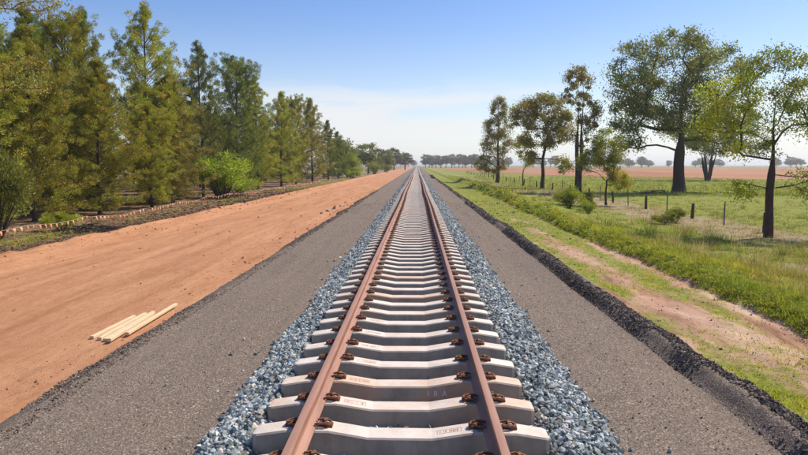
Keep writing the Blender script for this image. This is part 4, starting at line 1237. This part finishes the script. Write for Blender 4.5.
def grass_zone(n, xr, yr, hr, keep, name, label, tuft=1, tr=0.05, straw_bias=0.0, pw=1.0, lean=0.35, green=GREEN):
    m = n // tuft
    y = inv_y(m, *yr, pw); lo, hi = xr(y)
    x = lo + (hi - lo) * rng.random(m)
    g, s, l = cover_masks(x, y)
    k = rng.random(m) < keep(x, y, g, s)
    x, y, g, s = x[k], y[k], g[k], s[k]
    m = len(x)
    hs = rng.uniform(hr[0], hr[1], m) * rng.lognormal(0, 0.35, m)
    isS = rng.random(m) < np.clip(s * 1.1 + straw_bias, 0, 0.95)
    c = np.where(isS[:, None], STRAW[rng.integers(0, 3, m)], green[rng.integers(0, len(green), m)])
    hue = fbm(x * 0.6, y * 0.3, 91)[:, None]
    hs = hs * (0.35 + 2.1 * fbm(x * 1.3, y * 1.0, 93, 3) ** 1.8)
    c = c * rng.lognormal(0, 0.18, (m, 1)) * (0.75 + 0.5 * hue) * np.where(isS[:, None], 1, np.array([[1.0, 1.0, 1.0]]) + (hue - 0.5) * np.array([[0.8, 0.1, -0.3]]))
    ti = np.repeat(np.arange(m), tuft)
    sc = np.clip(y / 16, 1, 5)
    X = x[ti] + rng.normal(0, tr, len(ti)) * sc[ti] ** 0.5; Y = y[ti] + rng.normal(0, tr, len(ti)) * sc[ti] ** 0.5
    L = hs[ti] * rng.uniform(0.6, 1.25, len(ti)); W = 0.010 * sc[ti] * rng.uniform(0.7, 1.4, len(ti))
    C = np.clip(c[ti] * rng.uniform(0.75, 1.25, (len(ti), 1)), 0, 0.7)
    V, F, Cc = blades(X, Y, ground_z(X, Y), L, W, C, lean)
    tag(link(name, mesh_np(name, V, F, Cc), M['grass']), label, 'grass', kind='stuff')
edge_hi = lambda y: np.minimum(0.80 * y + 3.0, 60.0)
bright = np.array([[0.31, 0.345, 0.032], [0.38, 0.385, 0.045], [0.22, 0.27, 0.025], [0.44, 0.40, 0.075]])
grass_zone(120000, lambda y: (np.full_like(y, 3.92), bank_x(y)), (4.5, 120), (0.02, 0.055), lambda x, y, g, s: np.clip((g - 0.20) * 2.2, 0.0, 1), 'verge_grass', 'thin moss like green grass on the bare red verge', tuft=4, tr=0.03, straw_bias=0.10, lean=0.6, green=bright)
grass_zone(170000, lambda y: (bank_x(y) - 0.05, bank_x(y) + 1.5), (6, 130), (0.03, 0.12), lambda x, y, g, s: np.ones_like(x), 'bank_grass', 'bright green grass on the low bank along the verge', tuft=14, tr=0.075, lean=0.7, green=bright)
grass_zone(220000, lambda y: (bank_x(y) + 1.0, edge_hi(y)), (8.5, 60), (0.04, 0.16), lambda x, y, g, s: 0.45 + 0.55 * fbm(x * 0.8, y * 0.8, 95), 'paddock_grass', 'green and straw coloured meadow grass in the near paddock', tuft=14, tr=0.085, lean=0.55)
grass_zone(60000, lambda y: (bank_x(y) + 1.0, edge_hi(y)), (55, 150), (0.10, 0.28), lambda x, y, g, s: np.ones_like(x), 'far_paddock_grass', 'sunlit green grass of the far paddock under the trees', tuft=5, tr=0.12, lean=0.4)
grass_zone(60000, lambda y: (np.full_like(y, -17.0), np.full_like(y, -11.6)), (14, 190), (0.05, 0.17), lambda x, y, g, s: np.clip((g - 0.15) * 2.0, 0.05, 1), 'roadside_grass', 'patchy grass and weeds between dirt road and pines', tuft=6, tr=0.07, straw_bias=0.18, lean=0.5, green=bright)
# tall seeding tussocks standing out of the meadow
grass_zone(30000, lambda y: (bank_x(y) + 1.6, np.minimum(0.7 * y + 1, 16.5)), (10, 60), (0.16, 0.34), lambda x, y, g, s: (fbm(x * 0.5, y * 0.5, 97) > 0.52) * 1.0, 'tall_tussocks', 'tall seeding grass tussocks standing above the meadow', tuft=24, tr=0.09, straw_bias=0.2, lean=0.35)

# low broad-leaved weeds that make the edge of the bank lumpy
nc = 1500
cy = inv_y(nc, 5.5, 75, 1.0); cx = bank_x(cy) - 0.10 + np.abs(rng.normal(0, 0.42, nc))
cr = rng.lognormal(0, 0.4, nc) * 0.085 * np.clip(cy / 16, 1, 3.2); ch_ = cr * rng.uniform(0.5, 1.1, nc)
per = 46; ci = np.repeat(np.arange(nc), per); n = nc * per
o = unit(rng.normal(size=(n, 3))) * rng.random((n, 1)) ** 0.35; o[:, 2] = np.abs(o[:, 2])
P = np.stack([cx[ci] + o[:, 0] * cr[ci], cy[ci] + o[:, 1] * cr[ci], ground_z(cx, cy)[ci] + 0.01 + o[:, 2] * ch_[ci]], -1)
D = unit(o * 0.7 + rng.normal(0, 0.6, (n, 3)))
L = rng.uniform(0.018, 0.040, n) * np.clip(cy[ci] / 13, 1, 4)
wc = np.array([[0.36, 0.40, 0.045], [0.26, 0.315, 0.038], [0.44, 0.45, 0.07], [0.18, 0.235, 0.032]])[rng.integers(0, 4, nc)]
V, F, Cc = leaf_quads(P, D, L, L * 0.7, rng, wc[ci] * rng.uniform(0.75, 1.25, (n, 1)))
tag(link('bank_weeds', mesh_np('bank_weeds', V, F, Cc), M['grass']), 'lumpy low green weeds along the edge of the grassy bank', 'weeds', kind='stuff')

# leaf litter and twigs below the pines
n = 16000
y = inv_y(n, 14, 70); x = -11.6 - rng.exponential(2.2, n)
P = np.stack([x, y, ground_z(x, y) + 0.012], -1)
D = unit(np.stack([rng.normal(size=n), rng.normal(size=n), rng.normal(0, 0.25, n)], -1))
C = np.array([[0.20, 0.12, 0.07]]) * rng.uniform(0.35, 1.7, (n, 1))
L = rng.uniform(0.05, 0.16, n) * np.clip(y / 22, 1, 2.5)
V, F, Cc = leaf_quads(P, D, L, L * 0.22, rng, C)
tag(link('leaf_litter', mesh_np('leaf_litter', V, F, Cc), M['gstone']), 'brown leaf and twig litter along the foot of the pines', 'litter', kind='stuff')

# ------------------------------------------------------------------ haze
mb = MB(); mb.box((0, 3000, 11.0), (11000, 13000, 24.6))
hz, ns, ls, out = newmat('thin_haze')
pv = ns.new('ShaderNodeVolumePrincipled')
pv.inputs['Color'].default_value = (0.97, 0.975, 0.985, 1)
pv.inputs['Density'].default_value = 0.00036
pv.inputs['Anisotropy'].default_value = 0.35
ls.new(pv.outputs['Volume'], out.inputs['Volume'])
tag(link('haze', mb.mesh('haze'), hz), 'thin pale dusty haze over the plain', kind='stuff')
